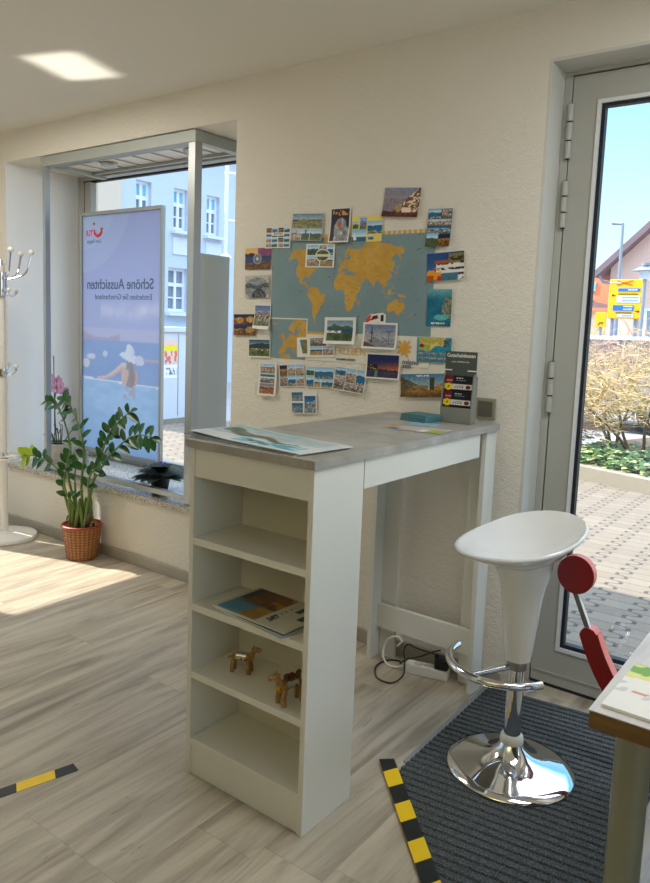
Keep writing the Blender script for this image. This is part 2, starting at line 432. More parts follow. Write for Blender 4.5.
def collage(cells, gap=.015, bg=c3(228, 226, 220)):
    """cells: (u0, v0, u1, v1, fn)"""
    def g(U, V):
        C = np.zeros(U.shape+(3,))+bg
        for u0, v0, u1, v1, fn in cells:
            m = (U > u0+gap) & (U < u1-gap) & (V > v0+gap) & (V < v1-gap)
            S = fn(np.clip((U-u0)/(u1-u0), 0, 1), np.clip((V-v0)/(v1-v0), 0, 1)); C[m] = S[m]
        return C
    return g
def rnd_view(seed, kind=None):
    r = random.Random(seed); k = kind or r.choice(['sea', 'town', 'green', 'sand', 'night'])
    def f(U, V):
        if k == 'sea': return scene_img(U, V, hz=.6, water=c3(30, 120, 170), shore=.2, town=.08, seed=seed)
        if k == 'town': return scene_img(U, V, hz=.62, land=(c3(120, 92, 70), c3(214, 196, 168)), shore=.58, town=.3, seed=seed)
        if k == 'green': return scene_img(U, V, hz=.6, land=(c3(36, 66, 30), c3(120, 140, 60)), shore=.5, seed=seed)
        if k == 'sand': return scene_img(U, V, hz=.6, land=(c3(150, 110, 70), c3(226, 196, 140)), shore=.5, seed=seed)
        if k == 'snow': return scene_img(U, V, sky=(c3(20, 90, 150), c3(60, 140, 190)), hz=.6, land=(c3(40, 60, 70), c3(236, 240, 244)), shore=.62, seed=seed, hillc=c3(190, 210, 220))
        if k == 'stone': return scene_img(U, V, sky=(c3(110, 150, 180), c3(190, 200, 205)), hz=.7, land=(c3(60, 54, 48), c3(190, 180, 165)), shore=.72, town=.3, seed=seed)
        C = scene_img(U, V, sky=(c3(16, 26, 60), c3(40, 50, 90)), hz=.6, land=(c3(30, 20, 16), c3(220, 150, 50)), shore=.5, seed=seed, hillc=c3(200, 150, 70)); return C
    return f
def grid_cells(nu, nv, seed, kinds=None):
    r = random.Random(seed); out = []
    for i in range(nu):
        for j in range(nv):
            out.append((i/nu, j/nv, (i+1)/nu, (j+1)/nv, rnd_view(seed*17+i*5+j, r.choice(kinds) if kinds else None)))
    return out
def ell(U, V, cu, cv, ru, rv): return ((U-cu)/ru)**2+((V-cv)/rv)**2 < 1

# individual postcards ------------------------------------------------
def im_wheel(U, V):
    C = scene_img(U, V, sky=(c3(220, 170, 110), c3(236, 190, 110)), hz=.62, water=c3(46, 76, 150), shore=.38, land=(c3(50, 56, 40), c3(190, 110, 60)), seed=3, hillc=c3(46, 44, 38), hills=.3)
    put(C, (U > .5) & (V > .62), mixc(c3(130, 60, 120), c3(180, 90, 140), fbm(U, V, 8, 4)))
    r = np.hypot((U-.48)*1.55, V-.5); put(C, np.abs(r-.22) < .035, c3(176, 178, 182)); put(C, r < .16, c3(130, 140, 150)); put(C, r < .07, c3(226, 214, 208)); return C
def im_bean(U, V):
    C = np.zeros(U.shape+(3,))+c3(214, 210, 200)
    r = ((U-.5)/.52)**2+((V-.42)/.5)**2; g = fbm(U, V*2, 7, 8)
    put(C, r < 1, mixc(c3(110, 116, 124), c3(206, 208, 212), g)); put(C, (r < 1) & (np.abs(V-.5-.05*np.sin(U*9)) < .1), mixc(c3(40, 48, 48), c3(150, 160, 165), vnoise(U, V, 30, 3)))
    put(C, ell(U, V, .58, .08, .3, .3), mixc(c3(30, 30, 32), c3(150, 148, 146), vnoise(U, V, 18, 5))); return C
def im_astronaut(U, V):
    C = np.zeros(U.shape+(3,))+c3(28, 34, 66)
    put(C, (V > .8) & (V < .95) & (U > .1) & (vnoise(U, V*1.0, 16, 6) > .5), c3(220, 150, 40))
    s = ell(U, V, .55, .52, .3, .2) | ell(U, V, .62, .25, .4, .27) | ((U > .2) & (V < .14)) | ell(U, V, .28, .36, .09, .2)
    put(C, s, mixc(c3(120, 122, 130), c3(226, 226, 228), fbm(U, V, 8, 2)*1.6-.3)); put(C, ell(U, V, .47, .52, .13, .09), c3(206, 110, 40)); return C
def im_pink_town(U, V):
    C = mixc(c3(226, 170, 150), c3(150, 160, 186), V*1.2-.1); put(C, V < .62, mixc(c3(190, 150, 150), c3(130, 140, 165), fbm(U*.4, V, 9, 1)))
    hill = V < (U-.35)*1.25+.2+.1*fbm(U, V*0, 8, 4); put(C, hill, mixc(c3(90, 62, 44), c3(196, 150, 110), fbm(U, V, 14, 2)*1.6-.3))
    put(C, hill & (vnoise(U, V, 24, 9) > .62), c3(236, 214, 188)); put(C, (V < .16+.06*vnoise(U, V*0, 9, 3)), mixc(c3(70, 30, 34), c3(150, 70, 60), vnoise(U, V, 20, 5)))
    put(C, ell(U, V, .45, .3, .09, .14), c3(206, 176, 110)); put(C, (U > .55) & (U < .8) & (V > .16) & (V < .34), c3(240, 214, 196)); return C
def im_houses(U, V):
    C = mixc(c3(70, 130, 190), c3(30, 80, 150), V); put(C, (U > .6) & (V < .95), c3(150, 140, 90)); put(C, (U > .62) & (V < .85) & (vnoise(U*1.0, V*1.6, 14, 3) > .5), c3(70, 60, 40))
    put(C, (V < .6) & (U > .25), c3(226, 224, 220)); put(C, (V < .62) & (U > .2) & (np.sin(V*34) > .1) & (vnoise(U, V, 16, 4) > .4), c3(60, 44, 34))
    put(C, (V > .6) & (V < .74) & (U > .2) & (U < .62), c3(190, 96, 60)); put(C, (U > .4) & (U < .85) & (V < .26), c3(70, 130, 160)); put(C, (U > .3) & (U < .42) & (V < .25), c3(200, 50, 60))
    put(C, ell(U, V, .2, .25, .2, .22) & (vnoise(U, V, 12, 6) > .3), c3(226, 150, 20)); put(C, (U < .2) & (V < .2), c3(206, 90, 20)); return C
def im_reef(U, V):
    C = mixc(c3(16, 96, 140), c3(40, 160, 180), fbm(U, V, 5, 8)); C = mixc(C, c3(150, 206, 220), (V-.7)*3); l = U-.62 > .3*np.abs(V-.5)-.02+.12*(fbm(V, U*0, 6, 3)-.5)
    put(C, l & (V > .22) & (V < .8), mixc(c3(70, 90, 70), c3(190, 190, 170), vnoise(U, V, 26, 4))); put(C, ell(U, V, .6, .24, .3, .08), c3(110, 206, 206))
    put(C, (V > .05) & (V < .1) & (U > .2) & (U < .75) & (vnoise(U, V, 40, 2) > .4), c3(226, 232, 232)); return C
def im_nightdome(U, V):
    f = collage(grid_cells(2, 2, 31, ['night']), .012, c3(40, 30, 24)); C = f(U, V)
    for cu, cv in ((.28, .72), (.75, .76), (.72, .28)): put(C, ell(U, V, cu, cv, .16, .15), mixc(c3(190, 120, 40), c3(240, 196, 120), fbm(U, V, 9, 3)))
    put(C, (V < .52) & (V > .42), c3(30, 50, 110)); return C
def im_canal(U, V):
    C = mixc(c3(220, 224, 214), c3(60, 130, 180), V*1.3-.4); l = (V < .9-U*.95) & (V > .18); put(C, l & (U < .6), mixc(c3(70, 62, 50), c3(150, 136, 110), vnoise(U*2, V, 22, 3)))
    put(C, (U > .58) & (V < .18+(U-.5)*1.0) & (V > .2), mixc(c3(150, 100, 40), c3(226, 160, 60), vnoise(U, V, 14, 3))); put(C, (U > .66) & (U < .76) & (V < .85) & (V > .3), c3(74, 74, 60))
    put(C, (V < .3), mixc(c3(60, 50, 36), c3(206, 140, 50), fbm(U, V, 8, 9)*1.5-.2)); put(C, (U > .3) & (U < .62) & (V > .26) & (V < .5), mixc(c3(120, 96, 50), c3(196, 166, 100), vnoise(U, V, 18, 4)))
    put(C, (V > .88) & (V < .95) & (U > .36) & (U < .64) & (vnoise(U, V, 40, 4) > .4), c3(230, 234, 236)); return C
def im_coastmap(U, V):
    C = mixc(c3(26, 150, 190), c3(60, 180, 206), fbm(U, V, 6, 5)); l = V > .42+.5*(U-.05)**1.5+.06*np.sin(U*14); put(C, l & (U < .82), mixc(c3(206, 196, 90), c3(232, 206, 120), fbm(U, V, 6, 2)))
    put(C, l & (U < .4) & (V < .72), c3(190, 200, 90)); put(C, ell(U, V, .14, .66, .07, .08), c3(150, 34, 44))
    for i in range(5):
        for j in range(2):
            m = (U > .05+i*.19) & (U < .2+i*.19) & (V > .06+j*.2) & (V < .2+j*.2); put(C, m, rnd_view(90+i+7*j, 'stone')((U-.05-i*.19)/.15, (V-.06-j*.2)/.14))
    put(C, (U > .78) & (U < .95) & (V > .62) & (V < .92), mixc(c3(30, 60, 90), c3(150, 160, 150), vnoise(U, V, 20, 3))); return C
def im_skyline(U, V):
    C = mixc(c3(206, 200, 200), c3(110, 136, 186), V*1.2-.35); sk = .3+.22*vnoise(U, V*0, 18, 5)
    put(C, (V < sk) & (U > .12), mixc(c3(110, 116, 130), c3(200, 200, 205), vnoise(U, V, 20, 2))); put(C, (np.abs(U-.24) < .016+.02*(V < .3)) & (V < .92), c3(70, 76, 92)); put(C, ell(U, V, .24, .62, .045, .05), c3(70, 76, 92))
    put(C, (np.abs(U-.8) < .01) & (V < .7), c3(80, 84, 96)); put(C, ell(U, V, .8, .7, .13, .03), c3(110, 116, 150)); put(C, V < .2, mixc(c3(120, 126, 140), c3(170, 172, 180), fbm(U*.4, V, 12, 4))); put(C, (V < .24-U*.5), c3(110, 80, 70)); return C
def im_nightcity(U, V):
    C = mixc(c3(226, 110, 60), c3(26, 40, 100), (V-.35)*2.1+.35*(1-U)); put(C, V < .34, mixc(c3(40, 36, 70), c3(90, 70, 110), fbm(U*.3, V, 10, 4))); sk = np.where(U < .35, .42+.3*vnoise(U, V*0, 22, 5)*(1-U), .33+.05*vnoise(U, V*0, 24, 2))
    put(C, (V < sk) & (V > .3), c3(22, 22, 34)); put(C, (V < sk) & (V > .32) & (vnoise(U, V, 40, 9) > .76), c3(226, 170, 90)); put(C, (V < .3) & (np.abs(U-.3) < .04), c3(90, 160, 110)); return C
def im_bay(U, V):
    C = scene_img(U, V, sky=(c3(120, 165, 200), c3(196, 214, 220)), hz=.62, water=c3(40, 90, 140), shore=.45, land=(c3(36, 62, 26), c3(116, 140, 60)), seed=12, hills=.36, hillc=c3(80, 116, 96))
    put(C, (V > .38) & (V < .5) & (U < .55) & (vnoise(U, V, 24, 8) > .4), c3(230, 226, 220)); return C
def im_whitetown(U, V): return scene_img(U, V, sky=(c3(96, 130, 196), c3(150, 170, 205)), hz=.66, land=(c3(60, 76, 44), c3(170, 166, 130)), shore=.55, town=.25, seed=21, hillc=c3(110, 126, 160))
def im_mount(U, V): return scene_img(U, V, sky=(c3(40, 80, 130), c3(196, 206, 214)), hz=.62, land=(c3(50, 70, 26), c3(150, 160, 70)), shore=.5, town=.06, seed=26, hills=.3, hillc=c3(40, 66, 60))
def im_dunes(U, V): return collage([(0, .42, 1, 1, lambda u, v: scene_img(u, v, sky=(c3(90, 150, 186), c3(214, 222, 220)), hz=.6, land=(c3(90, 110, 60), c3(206, 186, 140)), shore=.56, seed=41, hills=.02)),
    (0, 0, .34, .42, rnd_view(42, 'town')), (.34, 0, .62, .42, lambda u, v: put(rnd_view(43, 'green')(u, v), np.abs(u-.5) < .09, c3(70, 110, 90))), (.62, 0, 1, .42, rnd_view(44, 'green'))], .008)(U, V)
def im_multi(U, V):
    C = collage(grid_cells(4, 4, 5, ['sea', 'green', 'town', 'night']), .012)(U, V); put(C, (V > .6) & (V < .76) & (U > .26) & (U < .76), c3(226, 224, 214)); put(C, (V > .65) & (V < .72) & (U > .3) & (U < .72) & (np.sin(U*95) > -.2), c3(60, 76, 90)); return C
def im_oval(U, V):
    C = collage([(0, .5, .45, 1, rnd_view(61, 'green')), (.45, .6, .75, 1, rnd_view(62, 'stone')), (.75, .5, 1, 1, rnd_view(63, 'sea')), (0, 0, .5, .5, rnd_view(64, 'town')), (.5, 0, 1, .5, rnd_view(65, 'sand'))], .014)(U, V)
    put(C, ell(U, V, .6, .52, .27, .29), c3(226, 226, 216)); m = ell(U, V, .6, .52, .235, .25); put(C, m, mixc(c3(40, 70, 30), c3(150, 160, 90), fbm(U, V, 10, 6))); put(C, m & (np.abs(V-.52) < .06), c3(220, 216, 200)); return C
def im_yellow(U, V):
    C = collage([(.02, .52, .22, .8, rnd_view(71, 'green')), (.25, .5, .5, .96, lambda u, v: rnd_view(72, 'town')(u, v)*np.array([.7, .85, 1.1])), (.5, .3, 1, .8, rnd_view(73, 'sea')), (.0, 0, .5, .5, lambda u, v: scene_img(u, v, hz=.4, water=c3(40, 110, 150), shore=-.2, seed=5, hills=.02)), (.54, .06, .74, .24, rnd_view(75, 'sea'))], .008, c3(232, 214, 110))(U, V)
    put(C, (U > .06) & (U < .16) & (V > .08) & (V < .38) & (V-.08 < .3-(np.abs(U-.1)*4)), c3(236, 238, 240)); return C
def im_row(seed, kinds, cells=None): return collage(cells or grid_cells(3, 2, seed, kinds), .01)
def im_africa(U, V):
    C = np.zeros(U.shape+(3,))+c3(226, 224, 216)
    m = (U > .08) & (U < .3) & (V > .18) & (V < .88) & (np.abs(U-.2+.05*(V-.5)) < .05+.06*V); put(C, m, mixc(c3(90, 120, 70), c3(196, 150, 90), fbm(U, V, 8, 3))); put(C, m & (U < .14), c3(90, 150, 200))
    for a in ((.36, .55, .7, .95, rnd_view(81, 'stone')), (.36, .1, .68, .52, rnd_view(82, 'sand')), (.7, .1, .98, .52, rnd_view(83, 'town')), (.7, .55, .8, .95, rnd_view(84, 'night'))):
        mm = (U > a[0]) & (U < a[2]) & (V > a[1]) & (V < a[3]); S = a[4](np.clip((U-a[0])/(a[2]-a[0]), 0, 1), np.clip((V-a[1])/(a[3]-a[1]), 0, 1)); C[mm] = S[mm]
    return C
def im_strip(U, V): return collage([(0, .68, 1, 1, rnd_view(51, 'town')), (0, .55, 1, .68, lambda u, v: rnd_view(52, 'sea')(u, v)*np.array([.8, 1, .9])), (0, .36, 1, .55, rnd_view(53, 'stone')), (0, 0, 1, .36, lambda u, v: rnd_view(54, 'sand')(u, v)*np.array([1, .75, .68]))], .012)(U, V)
def im_tall(U, V): return collage([(0, .74, .55, 1, rnd_view(55, 'sea')), (.55, .74, 1, 1, rnd_view(56, 'stone')), (0, .56, 1, .74, rnd_view(57, 'town')), (0, .36, 1, .56, rnd_view(58, 'snow')), (0, 0, .55, .36, rnd_view(59, 'green')), (.5, .0, 1, .34, rnd_view(60, 'night'))], .006, c3(90, 100, 90))(U, V)
def im_snow(U, V): return collage([(0, .55, .47, .98, rnd_view(66, 'snow')), (0, .02, .47, .5, rnd_view(67, 'snow')), (.5, .02, .98, .82, rnd_view(68, 'snow'))], .015)(U, V)

# ------------------------------------------------------------------ camera
cam = bpy.data.cameras.new('camera'); co = bpy.data.objects.new('camera', cam); COL.objects.link(co); SC.camera = co
Rm = ((0.7958197294922557, 0.6045120971109429, 0.03515796634339151), (-0.09996264827795852, 0.07388929409087675, 0.9922438415873427), (-0.5972256082085984, 0.7931617090261484, -0.1192311881790555))
m4 = Matrix(((Rm[0][0], Rm[1][0], -Rm[2][0], 1.17428632), (Rm[0][1], Rm[1][1], -Rm[2][1], -2.6974977), (Rm[0][2], Rm[1][2], -Rm[2][2], 1.3980474), (0, 0, 0, 1)))
co.matrix_world = m4
cam.sensor_fit = 'VERTICAL'; cam.sensor_height = 24; cam.sensor_width = 24*650/883; cam.lens = 742.4355*24/883
cam.shift_x = (325-310.8651)/883; cam.shift_y = -(441.5-413.0697)/883
cam.clip_start = .02; cam.clip_end = 300

# ------------------------------------------------------------------ room shell
HC = 2.54; XL = -4.2; XR = 3.0; YB = -5.2
NX0, NX1, NZ0, NZ1, NY = -3.37, -1.358, .375, 2.352, .60     # display window niche
DX0, DX1, DZ = .15, 1.27, 2.362; DY = .20                      # door opening, wall thickness
b = MB()
b.box((XL-.2, YB-.2, -.2), (XR+.2, 0, 0)); b.box((DX0, 0, -.2), (DX1, .21, 0))
struct(b.build('floor', FLOORM, smooth=0))
struct(MB().box((XL-.2, YB-.2, HC), (XR+.2, .62, HC+.2)).build('ceiling', CEIL, smooth=0))
b = MB()
b.box((XL, 0, 0), (NX0-.12, .2, HC)); b.box((NX0-.12, 0, 0), (NX0, .002, HC)); b.box((NX0, 0, 0), (NX1, NY, NZ0)); b.box((NX0, 0, NZ1), (NX1, NY+.1, HC))
b.box((NX1, 0, 0), (DX0, DY, HC)); b.box((DX0, 0, DZ), (DX1, DY, HC)); b.box((DX1, 0, 0), (XR, DY, HC))
struct(b.build('wall_back', WALLP, smooth=0))
b = MB()  # side cheeks and lid of the window bay
b.box((NX0-.12, .002, 0), (NX0, NY+.1, NZ1+.19)); b.box((NX1, DY, 0), (NX1+.12, NY+.1, NZ1+.19))
struct(b.build('wall_bay', REVEAL, smooth=0))
b = MB()
b.box((DX0-.0, .0, 0), (DX0+.012, .135, DZ)); b.box((DX0+.012, .0, DZ-.012), (DX1, .135, DZ))
struct(b.build('trim_1', m_plaster('door_reveal_paint', rgb(208, 206, 198), 60, .08), smooth=0))
# left wall with the glazed side door that lets the sun in
b = MB(); SY0, SY1, SZ1 = -1.60, -.785, 2.30
b.box((XL-.15, YB, 0), (XL, -4.4, HC)); b.box((XL-.15, -2.2, 0), (XL, SY0, HC)); b.box((XL-.15, -4.4, 0), (XL, -2.2, .9)); b.box((XL-.15, -4.4, 2.3), (XL, -2.2, HC))
b.box((XL-.15, SY0, SZ1), (XL, SY1, HC)); b.box((XL-.15, SY1, 0), (XL, -.615, HC)); b.box((XL-.15, -.615, 0), (XL, -.54, 1.15)); b.box((XL-.15, -.615, 2.12), (XL, -.54, HC))
b.box((XL-.15, -.54, 0), (XL, .2, HC))
struct(b.build('wall_left', WALLS, smooth=0))
b = MB(); b.box((XR, YB, 0), (XR+.15, -3.2, HC)); b.box((XR, -.5, 0), (XR+.15, .2, HC)); b.box((XR, -3.2, 0), (XR+.15, -.5, .7)); b.box((XR, -3.2, 2.35), (XR+.15, -.5, HC))
struct(b.build('wall_right', WALLS, smooth=0))
w3 = thing('added_window', '', '', (0, 0, 0)); del w3['label'], w3['category']; struct(w3)  # out-of-view window added in the right wall to let in bluish skylight
MB().box((XR+.06, -3.2, .7), (XR+.066, -.5, 2.35)).build('window_pane', m_glass('side_glass'), w3, smooth=0)
struct(MB().box((XL-.15, YB-.15, 0), (XR+.15, YB, HC)).build('wall_front', m_plaster('khaki_wall', rgb(150, 138, 92), 40, .1), smooth=0))  # unseen wall, its khaki chosen to tint the bounced light
struct(MB().box((XL-.2, YB-.2, HC+.2), (XR+.2, .25, 3.25)).build('roof_slab', WALLS, smooth=0))
# baseboard
b = MB(); b.box((XL, -.016, 0), (DX0-.02, 0, .062))
struct(b.build('baseboard_back', BASEB, smooth=0, bevel=.003))
# granite sill
b = MB(); b.box((NX0, -.012, NZ0+.0005), (NX1, NY-.04, .408))
struct(b.build('trim_2', GRAN, smooth=0, bevel=.004))
# window_1 : outer glazing of the bay
w = thing('window_1', '', '', (0, 0, 0)); del w['label'], w['category']; struct(w)
FY = .545
for nm, a, c in (('window_frame', (NX0, FY, .41), (NX0+.07, FY+.06, NZ1)), ('window_frame', (NX1-.05, FY, .41), (NX1, FY+.06, NZ1)),
                 ('window_frame', (NX0+.07, FY, .41), (NX1-.05, FY+.06, .47)), ('window_frame', (NX0+.07, FY, 2.318), (NX1-.05, FY+.06, NZ1))):
    MB().box(a, c).build(nm, DOORW, w, smooth=0, bevel=.004)
MB().box((NX0+.078, FY-.004, .478), (NX0+.092, FY+.03, 2.310)).box((NX0+.07, FY-.003, 2.306), (NX1-.05, FY+.03, 2.318)).build('window_gasket', GASK, w, smooth=0)
MB().box((NX0+.092, FY-.012, .478), (NX0+.155, FY+.04, 2.310)).build('sash_stile', DOORW, w, smooth=0, bevel=.004)
MB().box((NX0+.06, FY+.025, .46), (NX1-.05, FY+.031, 2.322)).build('window_pane', GLASS, w, smooth=0)
# window_2 : glazing in the left wall
w2 = thing('window_2', '', '', (0, 0, 0)); del w2['label'], w2['category']; struct(w2)
MB().box((XL-.09, SY0, .0), (XL-.084, SY1, SZ1)).build('window_pane', GLASS, w2, smooth=0)
MB().box((XL-.09, -4.4, .9), (XL-.084, -2.2, 2.3)).build('window_pane', GLASS, w2, smooth=0)

# ------------------------------------------------------------------ door_1
d = thing('door_1', '', '', (0, 0, 0)); del d['label'], d['category']; struct(d)
b = MB(); b.box((DX0+.012, .135, 0), (.190, .19, DZ)); b.box((.19, .135, 2.336), (DX1, .19, DZ)); b.box((1.235, .135, 0), (DX1, .19, 2.336))
b.build('door_frame', DOORW, d, smooth=0, bevel=.003)
lx0, lx1, lz0, lz1 = .196, 1.230, .014, 2.330
gx0, gx1, gz0, gz1 = .302, 1.12, .172, 2.222
b = MB(); b.box((lx0, .135, lz0), (gx0-.012, .185, lz1)); b.box((gx1+.012, .135, lz0), (lx1, .185, lz1)); b.box((gx0-.012, .135, lz0), (gx1+.012, .185, gz0-.012)); b.box((gx0-.012, .135, gz1+.012), (gx1+.012, .185, lz1))
b.build('door_leaf', DOORW, d, smooth=0)
b = MB()
for a, c in (((gx0-.014, .129, gz0-.014), (gx0, .15, gz1+.014)), ((gx1, .129, gz0-.014), (gx1+.014, .15, gz1+.014)), ((gx0, .129, gz0-.014), (gx1, .15, gz0)), ((gx0, .129, gz1), (gx1, .15, gz1+.014))): b.box(a, c)
b.build('glazing_bead', BEADW, d, smooth=0)
b = MB()
for a, c in (((gx0, .138, gz0), (gx0+.013, .168, gz1)), ((gx1-.013, .138, gz0), (gx1, .168, gz1)), ((gx0+.013, .138, gz0), (gx1-.013, .168, gz0+.016)), ((gx0+.013, .138, gz1-.012), (gx1-.013, .168, gz1))): b.box(a, c)
b.build('glazing_gasket', GASK, d, smooth=0)
MB().box((gx0+.006, .150, gz0+.006), (gx1-.006, .156, gz1-.006)).build('door_pane', GLASS, d, smooth=0)
MB().box((lx0, .137, .0), (lx1, .18, .0135)).box((.1895, .15, 0), (.1965, .18, 2.336)).box((.19, .15, 2.3295), (1.235, .18, 2.3365)).build('door_seal', GASK, d, smooth=0)
b = MB(); b.box((lx0+.002, .131, .055), (lx1, .135, .062)); b.build('kick_groove', DOORW, d, smooth=0)
for z0, z1 in ((2.035, 2.235), (1.785, 1.96), (1.09, 1.29), (.19, .385)):
    h = MB(); L = (z1-z0)/3
    for k in range(3): h.tube([(.193, .128, z0+k*L+.003), (.193, .128, z0+(k+1)*L-.003)], .0125, 14)
    h.tube([(.193, .128, z0), (.193, .128, z1)], .008, 8, 1)
    h.build('hinge', [DOORW, GASK], d)

# ------------------------------------------------------------------ bar table with open shelves
TX, TY, TR = .0548, -1.1859, -.012
t = thing('bar_table', 'white bar table with grey top and open shelf end, standing against the wall', 'table', (TX, TY, 0), TR)
Wc, Dc, HT, P = .4636, .231, 1.05, .018
for x0 in (-Wc, -P): MB().box((x0, 0, 0), (x0+P, Dc, HT-.025)).build('side_panel', WHITE, t, smooth=0, bevel=.0012)
MB().box((-Wc+P, Dc-P, 0), (-P, Dc, HT-.025)).build('back_panel', WHITE, t, smooth=0)
MB().box((-Wc+P, .003, .938), (-P, .003+P, HT-.025)).build('fascia', WHITE, t, smooth=0, bevel=.0012)
MB().box((-Wc+P, .006, 0), (-P, .006+P, .097)).build('plinth', WHITE, t, smooth=0, bevel=.0012)
SHZ = (.119, .335, .549, .754)
for z in SHZ: MB().box((-Wc+P, .001, z-.022), (-P, Dc-P, z)).build('shelf', WHITE, t, smooth=0, bevel=.0012)
TL_ = 1.130
MB().box((-Wc-.01, -.012, HT-.024), (.010, TL_, HT)).build('tabletop', TOP, t, smooth=0, bevel=.0015)
MB().box((-P, Dc+.004, .938), (0, .985, HT-.025)).build('apron', WHITE, t, smooth=0, bevel=.0012)
for sx in (1, 0):
    b = MB()
    if sx: b.box((-.022, 1.048, 0), (-.004, 1.135, HT-.025)); b.box((-.095, 1.117, 0), (-.022, 1.135, HT-.025))
    else: b.box((-Wc-.022, 1.048, 0), (-Wc-.004, 1.135, HT-.025)); b.box((-Wc-.004, 1.117, 0), (-Wc+.070, 1.135, HT-.025))
    b.build('leg', WHITE, t, smooth=0, bevel=.0012)
MB().box((-Wc-.004, 1.09, .132), (-.022, 1.108, .235)).build('stretcher', WHITE, t, smooth=0, bevel=.0012)

def T2(x, y, z=0):   # world -> used for things that lie on the table, already in world coordinates
    return (x, y, z)

# magazines on the table top -------------------------------------------------
def im_bluemag(U, V):
    n = fbm(U, V, 5, 3); m = fbm(U, V, 14, 6); C = mixc(c3(196, 204, 204), c3(222, 224, 218), n)
    put(C, (V > .30+.25*U) & (V < .97) & (U < .93), mixc(c3(150, 172, 176), c3(206, 212, 208), m))
    rock = (np.abs(V-.62+.30*U-.06*np.sin(U*17)) < .15*np.clip(1.15-U*1.25, 0, 1)+.05*(m-.5)) & (U > .04) & (U < .8); put(C, rock, mixc(c3(56, 66, 54), c3(150, 156, 138), m*1.5-.25))
    sea = (V < .50-.22*U+.10*np.sin(U*7+1)) & (V > .10) & (U > .34) & (U < .9); put(C, sea, mixc(c3(44, 138, 170), c3(120, 196, 210), n*1.5-.25)); put(C, sea & (m > .66), c3(206, 226, 228))
    put(C, (U < .62) & (V > .80+.1*np.sin(U*6)) & (V < .97), mixc(c3(110, 170, 184), c3(160, 200, 206), n))
    put(C, (V < .27) & (V > .17) & (U > .42) & (U < .66) & (vnoise(U, V*1.4, 46, 3) > .52), c3(50, 66, 80)); put(C, (np.abs(V-.13) < .02) & (U > .80) & (U < .85), c3(90, 100, 110)); return C
def im_darkmag(U, V): return mixc(c3(30, 34, 36), c3(110, 118, 112), fbm(U, V, 6, 4))
def lay(o, x, y, z, a): o.location = (x, y, z); o.rotation_euler = (0, 0, a); return o
def edge_lift(U, V): return .012*np.clip(.25-U, 0, 1)*4*.25+.0
o = sheet('magazine', .45, .235, im_darkmag, 30, 20, flat=True, th=.004, curl=lambda U, V: .004*np.clip(.3-U, 0, 1)*3.0)
lay(o, -.228, -1.058, HT+.0005, math.radians(-4.5)); tag(o, 'dark magazine lying underneath the turquoise brochure on the table top', 'magazine')
o = sheet('brochure', .468, .215, im_bluemag, 60, 40, flat=True, th=.002, curl=lambda U, V: .007*np.clip(.35-U, 0, 1)*2.6)
lay(o, -.222, -1.045, HT+.0055, math.radians(-6.5)); tag(o, 'turquoise and white brochure on the front end of the grey table top', 'brochure')
# flyer, leaflets, booklets at the far end
def im_flyer(U, V):
    C = mixc(c3(206, 196, 190), c3(176, 160, 154), fbm(U, V, 6, 4)); put(C, U < .12, c3(196, 140, 70)); put(C, (U > .08) & (U < .25) & (V < .4), c3(70, 110, 150)); put(C, (U > .7) & (V < .6), c3(150, 176, 60)); put(C, (U > .62) & (U < .75) & (V < .5), c3(226, 222, 214)); return C
o = sheet('flyer', .21, .11, im_flyer, 30, 16, flat=True, th=.002, curl=lambda U, V: .002*U)
lay(o, -.052, -.458, HT+.0005, math.radians(3)); tag(o, 'long colourful flyer with green corner, lying by the table edge', 'flyer')
o = sheet('leaflet', .10, .085, lambda U, V: mixc(c3(120, 170, 196), c3(170, 200, 214), fbm(U, V, 5, 2)), 12, 12, flat=True, th=.0012)
lay(o, -.105, -.318, HT+.0005, math.radians(15)); tag(o, 'small light blue leaflet lying in front of the stacked booklets', 'leaflet')
for k in range(4):
    b = MB(); b.box((-.06, -.048, 0), (.06, .048, .0018)); b.box((-.058, -.0465, .0018), (.0585, .0465, .0050), 1); b.box((-.06, -.048, .0050), (.06, .048, .0066))
    o = b.build('booklet', [simple('booklet_cover', rgb(70, 124, 132), .35, var=.12, vs=20) if k == 0 else bpy.data.materials['booklet_cover'], simple('booklet_pages', rgb(104, 146, 148), .6) if k == 0 else bpy.data.materials['booklet_pages']], smooth=0)
    o.location = (-.165+.002*k, -.235+.002*(k % 2), HT+.0004+.0068*k); o.rotation_euler = (0, 0, math.radians(-12+3*(k % 2)))
    tag(o, ['teal booklet at the bottom of the small stack near the wall', 'teal booklet second from the bottom of the small stack', 'teal booklet second from the top of the small stack', 'teal booklet on top of the small stack near the wall'][k], 'booklet', 'teal booklets on the table')

# voucher dispenser ------------------------------------------------------------
dp = thing('voucher_dispenser', 'grey cardboard display stand reading Gutscheinboxen at the wall end of the table', 'display stand', (-.046, -.166, HT+.0005), math.radians(4))
w_, dd = .061, .060
b = MB(); b.box((-w_, -.024, 0), (w_, .028, .058)); b.build('base_box', DISP, dp, smooth=0, bevel=.001)
b = MB(); b.box((-w_, .012, .058), (w_, .028, .175)); b.build('back_board', DISP, dp, smooth=0)
for x0 in (-w_, w_-.004): MB().prism([(-.024, .058), (.012, .058), (.012, .185), (-.002, .185), (-.014, .16)], x0, x0+.004, axis='x').build('cheek', DISP, dp, smooth=0)
MB().box((-w_, .004, .175), (w_, .010, .265)).build('header_card', DISPD, dp, smooth=0)
MB().box((-w_-.001, .001, .194), (-w_+.028, .004, .198)).build('slot_tab', PAPER, dp, smooth=0); MB().box((w_-.032, .001, .193), (w_+.001, .004, .197)).build('slot_tab', PAPER, dp, smooth=0)
text_obj('header_lettering', 'Gutscheinboxen', .02, INKW, dp, (0, .0032, .250), (pi/2, 0, 0), width=.110, bold=.0003)
